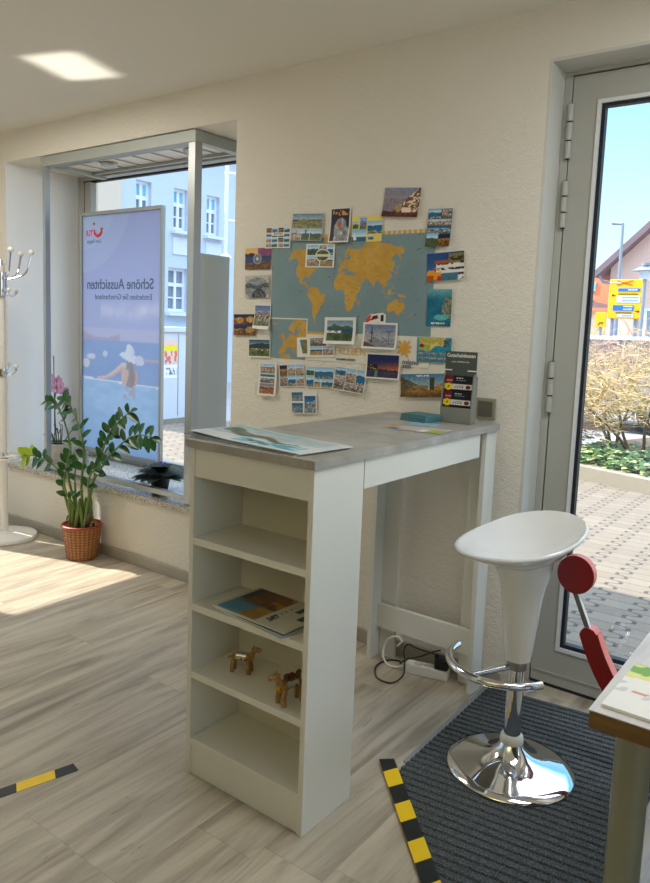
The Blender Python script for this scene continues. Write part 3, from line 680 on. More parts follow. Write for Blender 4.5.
text_obj('header_subtitle', 'jetzt erhältlich hier', .008, INKW, dp, (0, .0032, .227), (pi/2, 0, 0), width=.07)
def im_voucher(U, V):
    C = np.zeros(U.shape+(3,))+c3(18, 20, 30); put(C, (U < .29) & (V > .46), c3(110, 22, 34)); put(C, (U > .06) & (U < .28) & (V > .62) & (V < .72), c3(176, 120, 124))
    put(C, (U > .27) & (V > .1) & (V < .44), c3(206, 202, 192)); put(C, (U < .3) & (V > .1) & (V < .44), c3(190, 186, 176)); put(C, (U > .36) & (U < .72) & (V > .18) & (V < .27) & (np.sin(U*70) > -.4), c3(130, 50, 54)); put(C, (U > .36) & (U < .7) & (V > .31) & (V < .37) & (np.sin(U*90) > -.3), c3(120, 110, 106))
    put(C, ell(U, V, .15, .25, .13, .24), c3(226, 196, 30)); put(C, ell(U, V, .15, .25, .05, .1) & (vnoise(U, V, 30, 4) > .4), c3(120, 80, 20)); put(C, ell(U, V, .86, .26, .09, .14), c3(110, 26, 30))
    put(C, (U > .38) & (U < .66) & (V > .8) & (V < .87) & (np.sin(U*60) > -.6), c3(226, 226, 226)); put(C, (U > .42) & (U < .76) & (V > .66) & (V < .74) & (np.sin(U*110) > -.3), c3(150, 150, 156)); return C
for k, (zc, lab) in enumerate(((.148, 'black and dark red voucher card in the upper pocket of the grey display stand'), (.090, 'black and dark red voucher card in the lower pocket of the grey display stand'))):
    o = sheet('voucher_card', .108, .056, im_voucher, 60, 36, th=.008); o.location = (-.046+.0, -.166-.001-.006*k, HT+zc); o.rotation_euler = (math.radians(-5), 0, math.radians(4)); tag(o, lab, 'voucher card', 'voucher cards')

# shelf contents ----------------------------------------------------------------
def im_mag(U, V):
    C = np.zeros(U.shape+(3,))+c3(196, 194, 180); m = (V > .42) & (V < .96) & (U < .97) & (U > .03); n = fbm(U, V, 6, 9)
    pic = mixc(c3(30, 70, 110), c3(96, 150, 180), (1-U)*.8+n*.4); put(pic, V < .66-.12*U, mixc(c3(120, 90, 30), c3(196, 150, 70), n)); put(pic, (U > .42) & (V < .86) & (vnoise(U, V, 9, 3) > .35), mixc(c3(60, 34, 20), c3(150, 100, 60), n)); put(pic, (V > .86) & (U > .5), c3(40, 60, 66)); C[m] = pic[m]
    put(C, (V > .28) & (V < .36) & (U > .1) & (U < .4) & (vnoise(U, V, 26, 5) > .35), c3(30, 40, 56)); put(C, (V > .31) & (V < .35) & (U > .42) & (U < .75) & (np.sin(U*60) > 0), c3(120, 124, 124))
    put(C, (V > .05) & (V < .13) & (U > .42) & (U < .97), c3(50, 56, 58)); put(C, (V > .2) & (V < .27) & (U > .62), c3(60, 66, 66)); return C
for k in range(3):
    o = sheet('magazine', .208, .29, im_mag if k == 2 else im_darkmag if k == 1 else (lambda U, V: np.zeros(U.shape+(3,))+c3(150, 160, 160)), 44 if k == 2 else 6, 60 if k == 2 else 6, flat=True, th=.004, curl=0)
    lay(o, -.166+.008*(2-k), -1.082+.003*k, .5500+.0045*k, math.radians(90-8+2.5*k)); o.scale = (1, 1, 1)
    tag(o, ['magazine at the bottom of the three in the shelf under the table', 'dark magazine in the middle of the three in the shelf', 'magazine with coast photo cover, topmost of three in the shelf'][k], 'magazine', 'magazines in the shelf')
def camel(name, label, loc, rz, face_tassel, sc=1.0):
    c = thing(name, label, 'figurine', loc, rz)
    b = MB(); b.tube(catmull([(-.034, 0, .046), (-.02, 0, .05), (0, 0, .052), (.02, 0, .05), (.03, 0, .052)], 4), [.009]+[.0125]*3+[.0135]*8+[.0125]*4+[.010], 12)
    b.tube(catmull([(.026, 0, .05), (.034, 0, .064), (.042, 0, .078)], 4), [.0105]*4+[.0085]*5, 10)
    b.tube(catmull([(.034, 0, .077), (.048, 0, .081), (.066, 0, .080)], 4), [.0065]+[.0095]*4+[.0075]*3+[.0055], 10)
    b.tube([(-.034, 0, .048), (-.044, 0, .046), (-.05, 0, .040)], [.004, .003, .002], 6)
    b.tube([(.038, -.006, .084), (.034, -.011, .092)], [.003, .001], 6); b.tube([(.038, .006, .084), (.034, .011, .092)], [.003, .001], 6)
    b.build('body', CAMEL, c)
    for x, y in ((-.026, -.010), (-.026, .010), (.022, -.012), (.022, .012)):
        MB().tube([(x, y*.7, .046), (x+(.004 if x > 0 else -.005), y*1.1, .022), (x+(.005 if x > 0 else -.006), y*1.25, .0)], [.0085, .0070, .0068], 10).build('leg', CAMEL, c)
    bl = MB(); n = 10
    for i in range(n):
        a0 = -2.0+4.0*i/n; a1 = -2.0+4.0*(i+1)/n
        q = [(-.02, .0145*math.sin(a0), .052+.0145*math.cos(a0)), (.016, .0145*math.sin(a0), .052+.0145*math.cos(a0)), (.016, .0145*math.sin(a1), .052+.0145*math.cos(a1)), (-.02, .0145*math.sin(a1), .052+.0145*math.cos(a1))]
        bl.put(q, [(0, 1, 2, 3)])
    bl.build('blanket', SILVERF, c)
    for gp in ((.0, -.0145, .05), (.012, -.014, .046), (-.012, .0145, .05)): MB().ball(gp, .0034).build('gem', REDGEM, c)
    if face_tassel:
        MB().box((.010, -.012, .042), (.0375, .012, .047)).ball((.036, 0, .052), .0085, sc=(.5, 1, 1)).build('chest_plate', GOLDF, c)
        ts = MB(); r = random.Random(5)
        for i in range(16): ts.ball((-.03+.046*r.random(), .018*(r.random()-.5), .066+.012*r.random()), .0065, 8)
        ts.build('load', CAMELD, c)
    else: MB().tube([(.026, -.011, .058), (.03, 0, .047), (.026, .011, .058)], .003, 6).build('collar', REDGEM, c)
    for ch in c.children: ch.scale = (sc, sc, sc)
camel('camel_figurine', 'small carved wooden camel with silver blanket, further back on the shelf', (-.272, -1.080, .3352), math.radians(24), False, .92)
camel('camel_figurine', 'small carved wooden camel carrying a brown load, nearer the right side panel', (-.046, -1.130, .3352), math.radians(-108), True, 1.08)

# ------------------------------------------------------------------ light switch
s_ = thing('light_switch', 'beige square light switch on the wall beside the display stand', 'light switch', (-.006, 0, 1.096))
MB().box((-.041, -.010, -.041), (.041, 0, .041)).build('switch_frame', SWF, s_, smooth=0, bevel=.003)
MB().box((-.030, -.014, -.030), (.030, -.0101, .030)).build('rocker', SWD, s_, smooth=0, bevel=.002)

# ------------------------------------------------------------------ world map poster
CONT = {
 'na': [(-168, 66), (-156, 71), (-130, 70), (-115, 73), (-95, 74), (-82, 73), (-80, 68), (-93, 61), (-93, 58), (-82, 55), (-79, 52), (-78, 58), (-76, 62), (-68, 58), (-64, 60), (-56, 52), (-66, 50), (-60, 46), (-66, 44), (-70, 42), (-75, 38), (-76, 35), (-81, 31), (-80, 26), (-83, 29), (-90, 30), (-97, 27), (-97, 21), (-94, 18), (-90, 21), (-87, 21), (-88, 16), (-83, 15), (-83, 10), (-78, 9), (-82, 8), (-87, 13), (-95, 16), (-105, 20), (-112, 29), (-115, 31), (-110, 24), (-117, 33), (-123, 38), (-124, 47), (-131, 55), (-140, 60), (-150, 60), (-160, 55), (-163, 58), (-165, 62)],
 'gl': [(-72, 78), (-60, 82), (-30, 83), (-20, 75), (-25, 70), (-40, 65), (-45, 60), (-52, 65), (-55, 70), (-65, 76)],
 'sa': [(-78, 8), (-72, 12), (-62, 10), (-52, 5), (-50, 0), (-44, -3), (-35, -6), (-38, -13), (-40, -21), (-48, -26), (-53, -33), (-58, -38), (-65, -42), (-67, -47), (-69, -52), (-68, -56), (-74, -52), (-74, -42), (-71, -30), (-70, -18), (-76, -14), (-81, -5), (-80, 1)],
 'af': [(-17, 15), (-16, 21), (-10, 30), (-6, 36), (10, 37), (11, 33), (20, 31), (32, 31), (37, 22), (43, 12), (51, 12), (46, 3), (40, -5), (40, -15), (35, -20), (33, -27), (27, -34), (19, -35), (15, -27), (12, -17), (13, -6), (9, 1), (9, 4), (4, 6), (-8, 4), (-13, 9)],
 'mg': [(44, -17), (50, -15), (48, -24), (45, -25)],
 'ea': [(-9, 37), (-9, 43), (-2, 44), (-4, 48), (2, 50), (8, 54), (8, 57), (12, 56), (20, 55), (24, 58), (30, 60), (22, 60), (22, 64), (24, 66), (18, 62), (16, 56), (11, 59), (6, 59), (6, 62), (14, 68), (25, 71), (40, 67), (45, 68), (60, 69), (70, 73), (85, 74), (104, 78), (115, 74), (140, 73), (160, 70), (180, 69), (180, 65), (172, 61), (163, 60), (157, 52), (155, 58), (160, 62), (142, 59), (135, 54), (141, 52), (135, 44), (128, 40), (129, 35), (126, 38), (121, 39), (118, 38), (122, 31), (117, 24), (108, 21), (109, 13), (105, 9), (100, 13), (103, 2), (98, 9), (98, 16), (94, 16), (91, 22), (87, 21), (80, 15), (78, 8), (73, 17), (71, 21), (66, 25), (57, 26), (59, 22), (55, 17), (45, 13), (39, 21), (35, 28), (34, 31), (36, 36), (28, 36), (27, 40), (24, 38), (22, 37), (19, 42), (13, 45), (18, 40), (16, 38), (12, 42), (9, 44), (3, 42), (0, 39), (-2, 37)],
 'uk': [(-5, 50), (1, 51), (0, 54), (-3, 58), (-6, 57), (-4, 53)], 'ie': [(-10, 52), (-6, 52), (-6, 55), (-9, 55)], 'is': [(-24, 65), (-14, 65), (-15, 66.5), (-22, 66.5)],
 'jp': [(130, 32), (136, 34), (141, 36), (141, 41), (145, 43), (142, 45), (139, 41), (137, 37), (132, 35)],
 'su': [(95, 5), (104, -2), (106, -6), (100, -1)], 'bo': [(109, 1), (117, 7), (118, 1), (115, -4), (110, -2)], 'ja': [(106, -6.5), (115, -8), (114, -9), (106, -8)], 'cel': [(119, 0), (125, 1), (122, -5), (120, -4)],
 'ng': [(131, -1), (141, -3), (147, -6), (150, -10), (143, -9), (137, -8)], 'ph': [(120, 18), (122, 14), (126, 7), (122, 8)],
 'au': [(114, -22), (122, -17), (130, -12), (136, -12), (136, -16), (141, -17), (143, -11), (147, -19), (153, -26), (151, -34), (146, -39), (140, -37), (135, -33), (130, -32), (124, -34), (116, -35), (115, -30)],
 'nz': [(173, -35), (178, -38), (173, -42), (167, -46), (171, -42), (175, -40)], 'tas': [(145, -41), (148, -41), (147, -43.5)], 'cu': [(-85, 22), (-78, 22), (-75, 20), (-80, 22)], 'hi': [(-74, 19.5), (-69, 19), (-72, 18)],
}
def inpoly(x, y, poly):
    r = np.zeros(x.shape, bool); n = len(poly)
    for i in range(n):
        x1, y1 = poly[i]; x2, y2 = poly[(i+1) % n]
        if y1 == y2: continue
        c = ((y1 > y) != (y2 > y)) & (x < (x2-x1)*(y-y1)/(y2-y1)+x1); r ^= c
    return r
MX0, MX1, MZ0, MZ1 = -1.112, -.264, 1.235, 1.792
def im_map(U, V):
    x = MX0+U*(MX1-MX0); z = MZ0+V*(MZ1-MZ0)
    C = np.zeros(U.shape+(3,))+c3(222, 218, 204)
    sea = mixc(c3(116, 140, 146), c3(126, 150, 156), fbm(U, V, 7, 3)); blue = (z > 1.362) | ((x < -.893) & (z < 1.42)); put(C, blue, sea)
    land = mixc(c3(186, 142, 56), c3(206, 164, 74), fbm(U, V, 22, 5))
    mil = (z-1.5396)/.12925
    la = np.degrees((np.arctan(np.exp(np.clip(mil, -3, 3)/1.25))-pi/4)/.4)
    lo = 12+(x+.693)/(.00222*(1-.30*(la/75)**2))
    wob = (vnoise(U, V, 60, 4)-.5)*3; L = np.zeros(U.shape, bool)
    for p in CONT.values(): L |= inpoly(lo+wob, la+wob*.7, p)
    L &= (z > 1.362) & ~((x < -.893) & (z < 1.42)); put(C, L, land)
    # Europe inset
    I = (x < -.893) & (z < 1.42); lo2 = -24+(x+1.105)/.212*62; la2 = 33+(z-1.235)/.185*38; wob2 = (vnoise(U, V, 90, 8)-.5)*3
    L2 = np.zeros(U.shape, bool)
    for k in ('af', 'ea', 'uk', 'ie', 'is'): L2 |= inpoly(lo2+wob2*.6, la2+wob2*.4, CONT[k])
    put(C, I & L2, land); put(C, I & L2 & (vnoise(U, V, 62, 8) > .8), c3(172, 130, 54))
    put(C, ((np.abs(z-1.419) < .0024) & (x < -.893)) | ((np.abs(x+.894) < .0022) & (z < 1.42)), c3(220, 220, 210))
    # fine dark lettering specks on land and sea
    sp = (vnoise(U*1.2, V*4, 34, 11) > .9) & (vnoise(U, V, 60, 12) > .6); put(C, blue & sp & ~L & ~I, c3(88, 108, 116)); put(C, L & (vnoise(U*1.2, V*2.6, 56, 13) > .9), c3(164, 124, 54))
    top = V > .975; put(C, top, np.where(((U*34) % 1 < .55)[..., None], c3(206, 160, 70), c3(214, 204, 176))); put(C, (np.abs(z-1.357) < .005) & (x > -.893) & (x < -.62), c3(206, 160, 70)); return C
mp = thing('world_map_poster', 'large blue world map poster with ochre continents on the wall', 'map', ((MX0+MX1)/2, -.002, (MZ0+MZ1)/2))
def map_curl(U, V): return .0*np.clip(.25-V, 0, 1)*np.clip(U-.6, 0, 1)*8
ms = sheet('map_sheet', MX1-MX0, MZ1-MZ0, im_map, 330, 218, PRINTM, mp, curl=map_curl, th=.0008)
cx_, cz_ = (MX0+MX1)/2, (MZ0+MZ1)/2
def on_map(x, z, yy=-.003): return (x-cx_, yy, z-cz_)
text_obj('map_title', 'ERLEBEN', .045, INKO, mp, on_map(-.652, 1.283), (pi/2, 0, 0), width=.158, bold=-.0007)
text_obj('map_subtitle', 'IN DEINEN HÄNDEN', .014, INKK, mp, on_map(-.672, 1.2475), (pi/2, 0, 0), width=.10)
text_obj('map_imprint', 'mland', .03, INKB, mp, on_map(-.349, 1.255, -.003), (pi/2, 0, 0), width=.074)
text_obj('map_imprint', 'sen', .03, INKB, mp, on_map(-.365, 1.237, -.006) if False else on_map(-.365, 1.2385, -.003), (pi/2, 0, 0), width=.04)
b = MB(); b.M = Matrix.Translation(on_map(-.381, 1.311, -.003))
for k in range(9):
    a = 2*pi*k/9+.25; u = Vector((math.cos(a), 0, math.sin(a))); v = Vector((-math.sin(a), 0, math.cos(a))); L = .043 if k % 2 else .036
    q = [u*.008-v*.004, u*L*.72-v*.0075, u*L, u*L*.72+v*.0045, u*.008+v*.004]
    b.put([tuple(p) for p in q]+[tuple(p+Vector((0, .0006, 0))) for p in q], [(0, 1, 2, 3, 4), (9, 8, 7, 6, 5)]+[(i, 5+i, 5+(i+1) % 5, (i+1) % 5) for i in range(5)])
b.lathe([(0, 0), (.011, 0), (.011, .0006), (0, .0006)], n=14) if False else b.prism([(.0115*math.cos(2*pi*i/14), .0115*math.sin(2*pi*i/14)) for i in range(14)], -.0006, 0, axis='y')
b.build('sun_emblem', INKO, mp, smooth=0)

# ------------------------------------------------------------------ postcards
W0 = c3(226, 224, 216)
CARDS = [
 (-1.200, 1.695, .161, .100, -.2, im_wheel, 0, 'sunset harbour postcard with a big wheel, left of the map\'s top corner', .0),
 (-1.079, 1.789, .152, .097, -1.1, bordered(im_multi, .04, bx=.03), 1, 'postcard of many tiny pictures in a grid above the map\'s top left corner', .0),
 (-.910, 1.828, .173, .119, -2.8, im_dunes, 0, 'postcard of grassy dunes with three small pictures below, above the map', .006),
 (-.731, 1.828, .107, .149, -.5, bordered(im_astronaut, .04, bx=.06), 0, 'upright dark blue postcard with a white astronaut above the map', .012),
 (-.833, 1.700, .160, .103, -1.6, bordered(im_oval, .05, bx=.035), 0, 'collage postcard with a round centre picture lying over the map\'s upper left', .0),
 (-1.199, 1.565, .150, .105, 1.5, im_bean, 0, 'black and white postcard of a shiny rounded sculpture left of the map', .0),
 (-.591, 1.805, .152, .107, -.6, im_yellow, 0, 'yellow collage postcard with a sailing boat on the map\'s top edge', .0),
 (-.428, 1.903, .170, .117, -4.4, im_pink_town, 0, 'pink sunset postcard of a hillside town, highest card on the wall', .008),
 (-.249, 1.793, .106, .147, -1.9, im_tall, 0, 'upright collage postcard beside the map\'s top right corner', .008),
 (-.214, 1.642, .161, .110, 3.2, im_houses, 0, 'postcard of white balconied houses with orange flowers right of the map', .006),
 (-.231, 1.480, .109, .147, .3, im_reef, 0, 'upright turquoise postcard of a coral coast from above, right of the map', .0),
 (-1.272, 1.382, .142, .102, 1.4, im_nightdome, 0, 'night postcard of glowing golden domes, leftmost card on the wall', .0),
 (-1.160, 1.428, .101, .124, -.9, bordered(im_whitetown, .12, bx=.04), 1, 'upright postcard of a white town by the sea overlapping the night postcard', .016),
 (-1.175, 1.275, .137, .092, 1.3, bordered(im_mount, .07, bx=.03), 0, 'postcard of a green mountain valley below the night postcard', .0),
 (-1.117, 1.131, .112, .159, .8, bordered(im_strip, .04, bx=.08), 0, 'upright postcard of stacked town pictures below the map\'s left corner', .010),
 (-.972, 1.157, .150, .104, 5.2, bordered(im_row(7, ['town', 'night', 'stone', 'sea']), .03, bx=.02), 0, 'collage postcard of old town sights, first in the row below the map', .0),
 (-.810, 1.161, .158, .095, 2.2, bordered(im_row(8, None, [(0, .55, .3, 1, rnd_view(101, 'green')), (.3, .4, 1, 1, rnd_view(102, 'sea')), (0, 0, .28, .55, rnd_view(103, 'sea')), (.28, 0, .55, .4, rnd_view(104, 'sand')), (.55, 0, 1, .4, rnd_view(105, 'sea'))]), .03, bx=.02), 0, 'collage postcard with a wide beach picture, second in the row below the map', .0),
 (-.646, 1.161, .167, .103, -4.3, bordered(im_row(9, None, [(0, .6, .36, 1, rnd_view(111, 'sea')), (0, 0, .36, .6, rnd_view(112, 'stone')), (.36, .35, .7, 1, rnd_view(113, 'town')), (.7, .3, 1, 1, rnd_view(114, 'sea')), (.36, 0, 1, .35, rnd_view(115, 'stone'))]), .03, bx=.02), 0, 'tilted city collage postcard, third in the row below the map', .010),
 (-.894, 1.038, .146, .101, 5.1, im_snow, 0, 'postcard of snowy blue mountain pictures, lowest card on the wall', .004),
 (-.841, 1.295, .210, .090, 3.6, im_africa, 0, 'wide white postcard with a small map and brown pictures, left of the orange title', .0),
 (-.707, 1.373, .167, .117, 1.2, bordered(im_bay, .11, bx=.08), 1, 'white bordered postcard of a green bay over the map\'s lower edge', .014),
 (-.502, 1.358, .171, .111, .0, bordered(im_skyline, .07, bx=.05), 1, 'white bordered postcard of a pale city skyline over the map\'s lower edge', .012),
 (-.480, 1.231, .169, .108, .5, bordered(im_nightcity, .06, bx=.045), 0, 'white bordered postcard of a city at dusk below the skyline postcard', .010),
 (-.243, 1.311, .154, .100, .4, im_coastmap, 0, 'turquoise and yellow coast map postcard behind the top of the grey stand', .0),
 (-.286, 1.164, .206, .095, 4.5, im_canal, 0, 'wide postcard of timbered houses on a canal left of the grey stand', .006),
]
for i, (x, z, w, h, a, fn, lift, lab, cu) in enumerate(CARDS):
    o = sheet('picture_postcard', w, h, fn, 66 if w > h else 48, 48 if w > h else 66, curl=cu, grain=True)
    o.location = (x, -.0045-.0012*lift-.0011*(i % 3), z); o.rotation_euler = (0, math.radians(-a), 0)
    tag(o, lab, 'postcard', 'postcards around the world map')
# little red and white tram card sticking out above the skyline card
tr = thing('tram_cutout', 'small red and white tram cutout peeking above the skyline postcard', 'cutout', (-.528, -.004, 1.425))
MB().prism([(-.045, -.025), (-.048, .005), (-.03, .022), (.035, .03), (.05, .022), (.05, -.025)], -.001, .0, axis='y').build('card', PAPER, tr, smooth=0)
MB().prism([(-.046, -.02), (-.047, .004), (-.03, .020), (-.02, .018), (-.028, .002), (.015, .012), (.015, .006), (-.03, -.006)], -.0018, -.001, axis='y').prism([(-.045, -.025), (-.045, -.014), (.02, -.010), (.02, -.025)], -.0018, -.001, axis='y').prism([(-.012, .024), (-.004, .034), (0, .032), (-.006, .024)], -.0018, -.0, axis='y').build('red_livery', SIGNR, tr, smooth=0)
MB().prism([(-.024, .0), (.008, .008), (.012, .02), (-.012, .016)], -.0018, -.001, axis='y').prism([(.026, -.006), (.04, -.006), (.04, .022), (.026, .02)], -.0018, -.001, axis='y').build('tram_windows', GASK, tr, smooth=0)

# ------------------------------------------------------------------ showcase frame in the bay
sc = thing('showcase_frame', 'aluminium showcase frame with lit top standing in the window bay', 'showcase', (0, 0, 0))
PY, PW = .015, .05; px0, px1 = -2.985, -1.705
ZB, ZT = 2.290, 2.348
MB().box((px0, PY, .41), (px0+.026, PY+.036, ZB)).build('post', ALU, sc, smooth=0, bevel=.002)
b = MB().box((px1, PY, .41), (px1+.05, PY+.05, ZB)); b.build('post', ALU, sc, smooth=0, bevel=.002)
MB().box((px0-.01, PY-.004, ZB), (px1+.055, PY+.05, ZT)).build('top_beam', ALUG, sc, smooth=0, bevel=.002)
MB().box((px1+.005, PY+.05, ZB), (px1+.055, .47, ZT)).build('side_beam', ALUG, sc, smooth=0, bevel=.002)
MB().box((px0-.01, PY+.05, ZB), (px0+.035, .47, ZT)).build('side_beam', ALUG, sc, smooth=0, bevel=.002)
MB().box((px0-.01, .43, ZB+.012), (px1+.055, .49, ZT)).build('back_beam', ALUG, sc, smooth=0, bevel=.002)
MB().box((px0+.035, PY, .432), (px1, PY+.035, .462)).build('bottom_rail', ALU, sc, smooth=0, bevel=.002)
for x in (px0+.01, px1+.03): MB().tube([(x, PY+.025, .408), (x, PY+.025, .412)], .014, 12).build('foot', DARK, sc)
MB().box((px1+.030, PY+.05, .45), (px1+.045, .288, 1.742)).build('side_panel', PANEL, sc, smooth=0, bevel=.002)
MB().box((px0+.035, PY+.05, 2.318), (px1+.005, .43, 2.330)).build('top_panel', WHITEP, sc, smooth=0)
b = MB()
for k in range(7):
    x = px0+.18+k*.16; b.box((x, PY+.05, 2.312), (x+.006, .43, 2.318))
b.box((px0+.035, .10, 2.300), (px1, .115, 2.318)); b.box((px0+.035, .36, 2.300), (px1, .375, 2.318)); b.build('top_grid', ALU, sc, smooth=0)
for x in (-2.62, -1.90):
    lamp = MB().lathe([(.0, .0), (.045, 0), (.052, .012), (.045, .016), (0, .016)], (x, .23, 2.300), 20); lamp.build('spotlight', ALU, sc)

# poster in the window (seen from behind) --------------------------------------
PX0, PX1, PZ0, PZ1, PYY = -2.992, -2.205, .515, 2.052, .30
ps = thing('window_poster', 'tall blue holiday poster in a thin frame, seen mirrored from behind', 'poster', ((PX0+PX1)/2, PYY, PZ0))
pw, ph = PX1-PX0, PZ1-PZ0
def im_poster(U, V):
    # U left to right as seen from the room
    C = mixc(c3(152, 170, 212), c3(134, 156, 206), V*1.6-.6)
    for rr, t in ((.62, .25), (.46, .3), (.30, .25)):
        r = np.hypot((U+.05), (V-1.12)*ph/pw); C = mixc(C, c3(176, 206, 224), np.where(r < rr*1.15, t, 0))
    cl = np.exp(-((V-.585-.03*fbm(U, V*0, 5, 3))/.03)**2)*(U > .25); C = mixc(C, c3(206, 206, 226), cl*.8*fbm(U*1.0, V*2, 9, 4)*1.6)
    C = mixc(C, c3(186, 186, 210), np.where((V < .53) & (V > .47), .6, 0)); put(C, (V < .515-.035*U-.02*np.sin(U*7)) & (V > .475) & (U < .5), c3(158, 150, 180))
    sea = mixc(c3(90, 140, 196), c3(110, 160, 208), fbm(U*.5, V*2, 12, 5)); put(C, V < .478, sea); put(C, (np.abs(V-.405) < .006) & (U > .76), c3(176, 164, 176))
    for cu, cv, a, b_ in ((.12, .405, .06, .012), (.31, .42, .03, .013), (.05, .375, .055, .02)): put(C, ell(U, V, cu, cv, a, b_), c3(206, 206, 214))
    pool = mixc(c3(112, 172, 214), c3(150, 200, 228), fbm(U*.6, V*3, 14, 8)*1.4-.2); pool = mixc(pool, c3(100, 158, 206), (.2-V)*3); put(C, V < .305, pool); put(C, np.abs(V-.305+.012*(U-.5)) < .0035, c3(226, 232, 238))
    # woman with a sun hat seen from behind, leaning on the pool edge
    armc = .305+.012+.055*np.clip((U-.27)/.26, 0, 1)**1.5
    arm = (np.abs(V-armc) < .007+.010*np.clip((U-.3)/.25, 0, 1)) & (U > .20) & (U < .58); put(C, arm, mixc(c3(232, 200, 186), c3(206, 160, 148), (armc-V)*40+.5))
    back_ = (V > .298) & (V < .362) & (np.abs(U-.625) < .085+.02*np.sin((V-.298)*48)); put(C, back_, mixc(c3(214, 172, 160), c3(190, 150, 146), (U-.55)*5))
    hair = (np.abs(U-.645-.012*np.sin(V*60)) < .028+.02*np.clip((.42-V)/.1, 0, 1)) & (V > .285) & (V < .41); put(C, hair, mixc(c3(140, 130, 136), c3(112, 106, 116), vnoise(U, V*.2, 60, 4)))
    refl = (np.abs(U-.63) < .075) & (V < .296) & (V > .235) & (vnoise(U*.5, V, 60, 3) > .45); put(C, refl, c3(160, 160, 180))
    brim = ((U-.655)/.155)**2+((V-.408+.10*(U-.655))/.017)**2 < 1; put(C, brim, c3(222, 226, 232)); put(C, ell(U, V, .745, .402, .055, .020), c3(206, 210, 220))
    crown = ell(U, V, .63, .432, .055, .030) & (V > .405); put(C, crown, mixc(c3(226, 229, 234), c3(200, 205, 216), (U-.6)*8)); put(C, ell(U, V, .612, .452, .03, .016), c3(222, 226, 232)); put(C, (U > .77) & (U < .95) & (V > .06) & (V < .065), c3(140, 190, 220)); return 1-(1-C)*np.array([.56, .66, .74])
pz = sheet('poster_print', pw-.03, ph-.03, im_poster, 96, 180, POSTER, ps, th=.003, back=rgb(225, 228, 236)); pz.location = (0, .002, ph/2)
b = MB(); b.box((-pw/2, -.012, 0), (-pw/2+.018, .014, ph)); b.box((pw/2-.018, -.012, 0), (pw/2, .014, ph)); b.box((-pw/2+.018, -.012, 0), (pw/2-.018, .014, .022)); b.box((-pw/2+.018, -.012, ph-.02), (pw/2-.018, .014, ph)); b.build('poster_frame', ALU, ps, smooth=0, bevel=.002)
for x in (-pw/2+.05, pw/2-.05): MB().box((x-.012, -.008, -.1065), (x+.012, .008, 0)).box((x-.03, -.08, -.1065), (x+.03, .08, -.100)).build('foot', ALU, ps, smooth=0)
def on_poster(u, v, yy=-.0035): return ((u-.5)*pw, yy, v*ph)
text_obj('poster_headline', 'Schöne Aussichten', .09, TXTG, ps, on_poster(.49, .705), (pi/2, 0, 0), width=pw*.815, mirror=True, bold=.0012)
text_obj('poster_subline', 'Entdecken Sie Griechenland', .05, TXTG, ps, on_poster(.535, .655), (pi/2, 0, 0), width=pw*.69, mirror=True)
text_obj('poster_slogan', 'Live Happy', .036, TXTG, ps, on_poster(.175, .882), (pi/2, 0, 0), width=pw*.18, mirror=True)
text_obj('poster_wordmark', 'TUI', .05, TXTR, ps, on_poster(.115, .915), (pi/2, 0, 0), width=pw*.085, mirror=True, bold=.001)
b = MB(); cu_, cz0 = (.225-.5)*pw, .928*ph
arc = [(cu_+.038*math.cos(a), -.004, cz0+.038*math.sin(a)) for a in np.linspace(-pi*1.02, pi*.06, 18)]
b.tube(arc, [.004+.005*math.sin(pi*i/17) for i in range(18)], 8); b.box((cu_+.026, -.005, cz0-.001), (cu_+.05, -.003, cz0+.010)); b.ball((cu_-.040, -.004, cz0+.038), .009, 10, sc=(1, .4, 1))
b.build('smile_emblem', TXTR, ps)

# ------------------------------------------------------------------ coat rack
CX, CY = -3.055, -.225
cr = thing('coat_rack', 'white coat stand with chrome hooks beside the display window', 'coat stand', (CX, CY, 0))
MB().lathe([(.19, 0), (.195, .01), (.19, .026), (.11, .034), (.05, .036), (.04, .05), (.026, .052)], (0, 0, 0), 48).build('base', WHITEP, cr)
MB().tube([(0, 0, .04), (0, 0, 1.68)], .0235, 20).build('pole', WHITEP, cr)
MB().tube([(0, 0, 1.50), (0, 0, 1.64)], .038, 20).tube([(0, 0, 1.68), (0, 0, 1.715)], [.02, .012], 16).build('hook_hub', CHROME, cr)
for k in range(6):
    a = -.21+k*pi/3; ca, sa = math.cos(a), math.sin(a)
    P_ = [(.03, 1.60), (.08, 1.61), (.14, 1.64), (.165, 1.71), (.175, 1.755)]
    hk = MB().tube(catmull([(r*ca, r*sa, z) for r, z in P_], 6), .006, 8).build('hook', CHROME, cr)
    MB().ball((.175*ca, .175*sa, 1.765), .018, 12).build('hook_tip', WHITEP, hk)
    if k % 2: continue
    P_ = [(.03, 1.53), (.08, 1.505), (.12, 1.51), (.135, 1.53)]
    hk = MB().tube(catmull([(r*ca, r*sa, z) for r, z in P_], 6), .006, 8).build('hook', CHROME, cr)
    MB().ball((.135*ca, .135*sa, 1.535), .014, 12).build('hook_tip', WHITEP, hk)
for k in range(3):
    a = .2+k*2*pi/3; ca, sa = math.cos(a), math.sin(a)
    hk = MB().tube(catmull([(.02*ca, .02*sa, 1.04), (.07*ca, .07*sa, 1.03), (.11*ca, .11*sa, 1.05), (.12*ca, .12*sa, 1.075)], 6), .006, 8).build('hook', CHROME, cr)
    MB().ball((.12*ca, .12*sa, 1.082), .014, 12).build('hook_tip', WHITEP, hk)
MB().tube([(0, 0, 1.015), (0, 0, 1.06)], .03, 16).build('collar', CHROME, cr)
b = MB()
for k in range(3):
    a = -.35+k*2*pi/3; c_ = Vector((.085*math.cos(a), .085*math.sin(a), .52)); pts = [c_+Vector((.06*math.cos(q), .06*math.sin(q), 0)) for q in np.linspace(0, 2*pi, 21)]; b.tube(pts, .006, 8, cap=False)
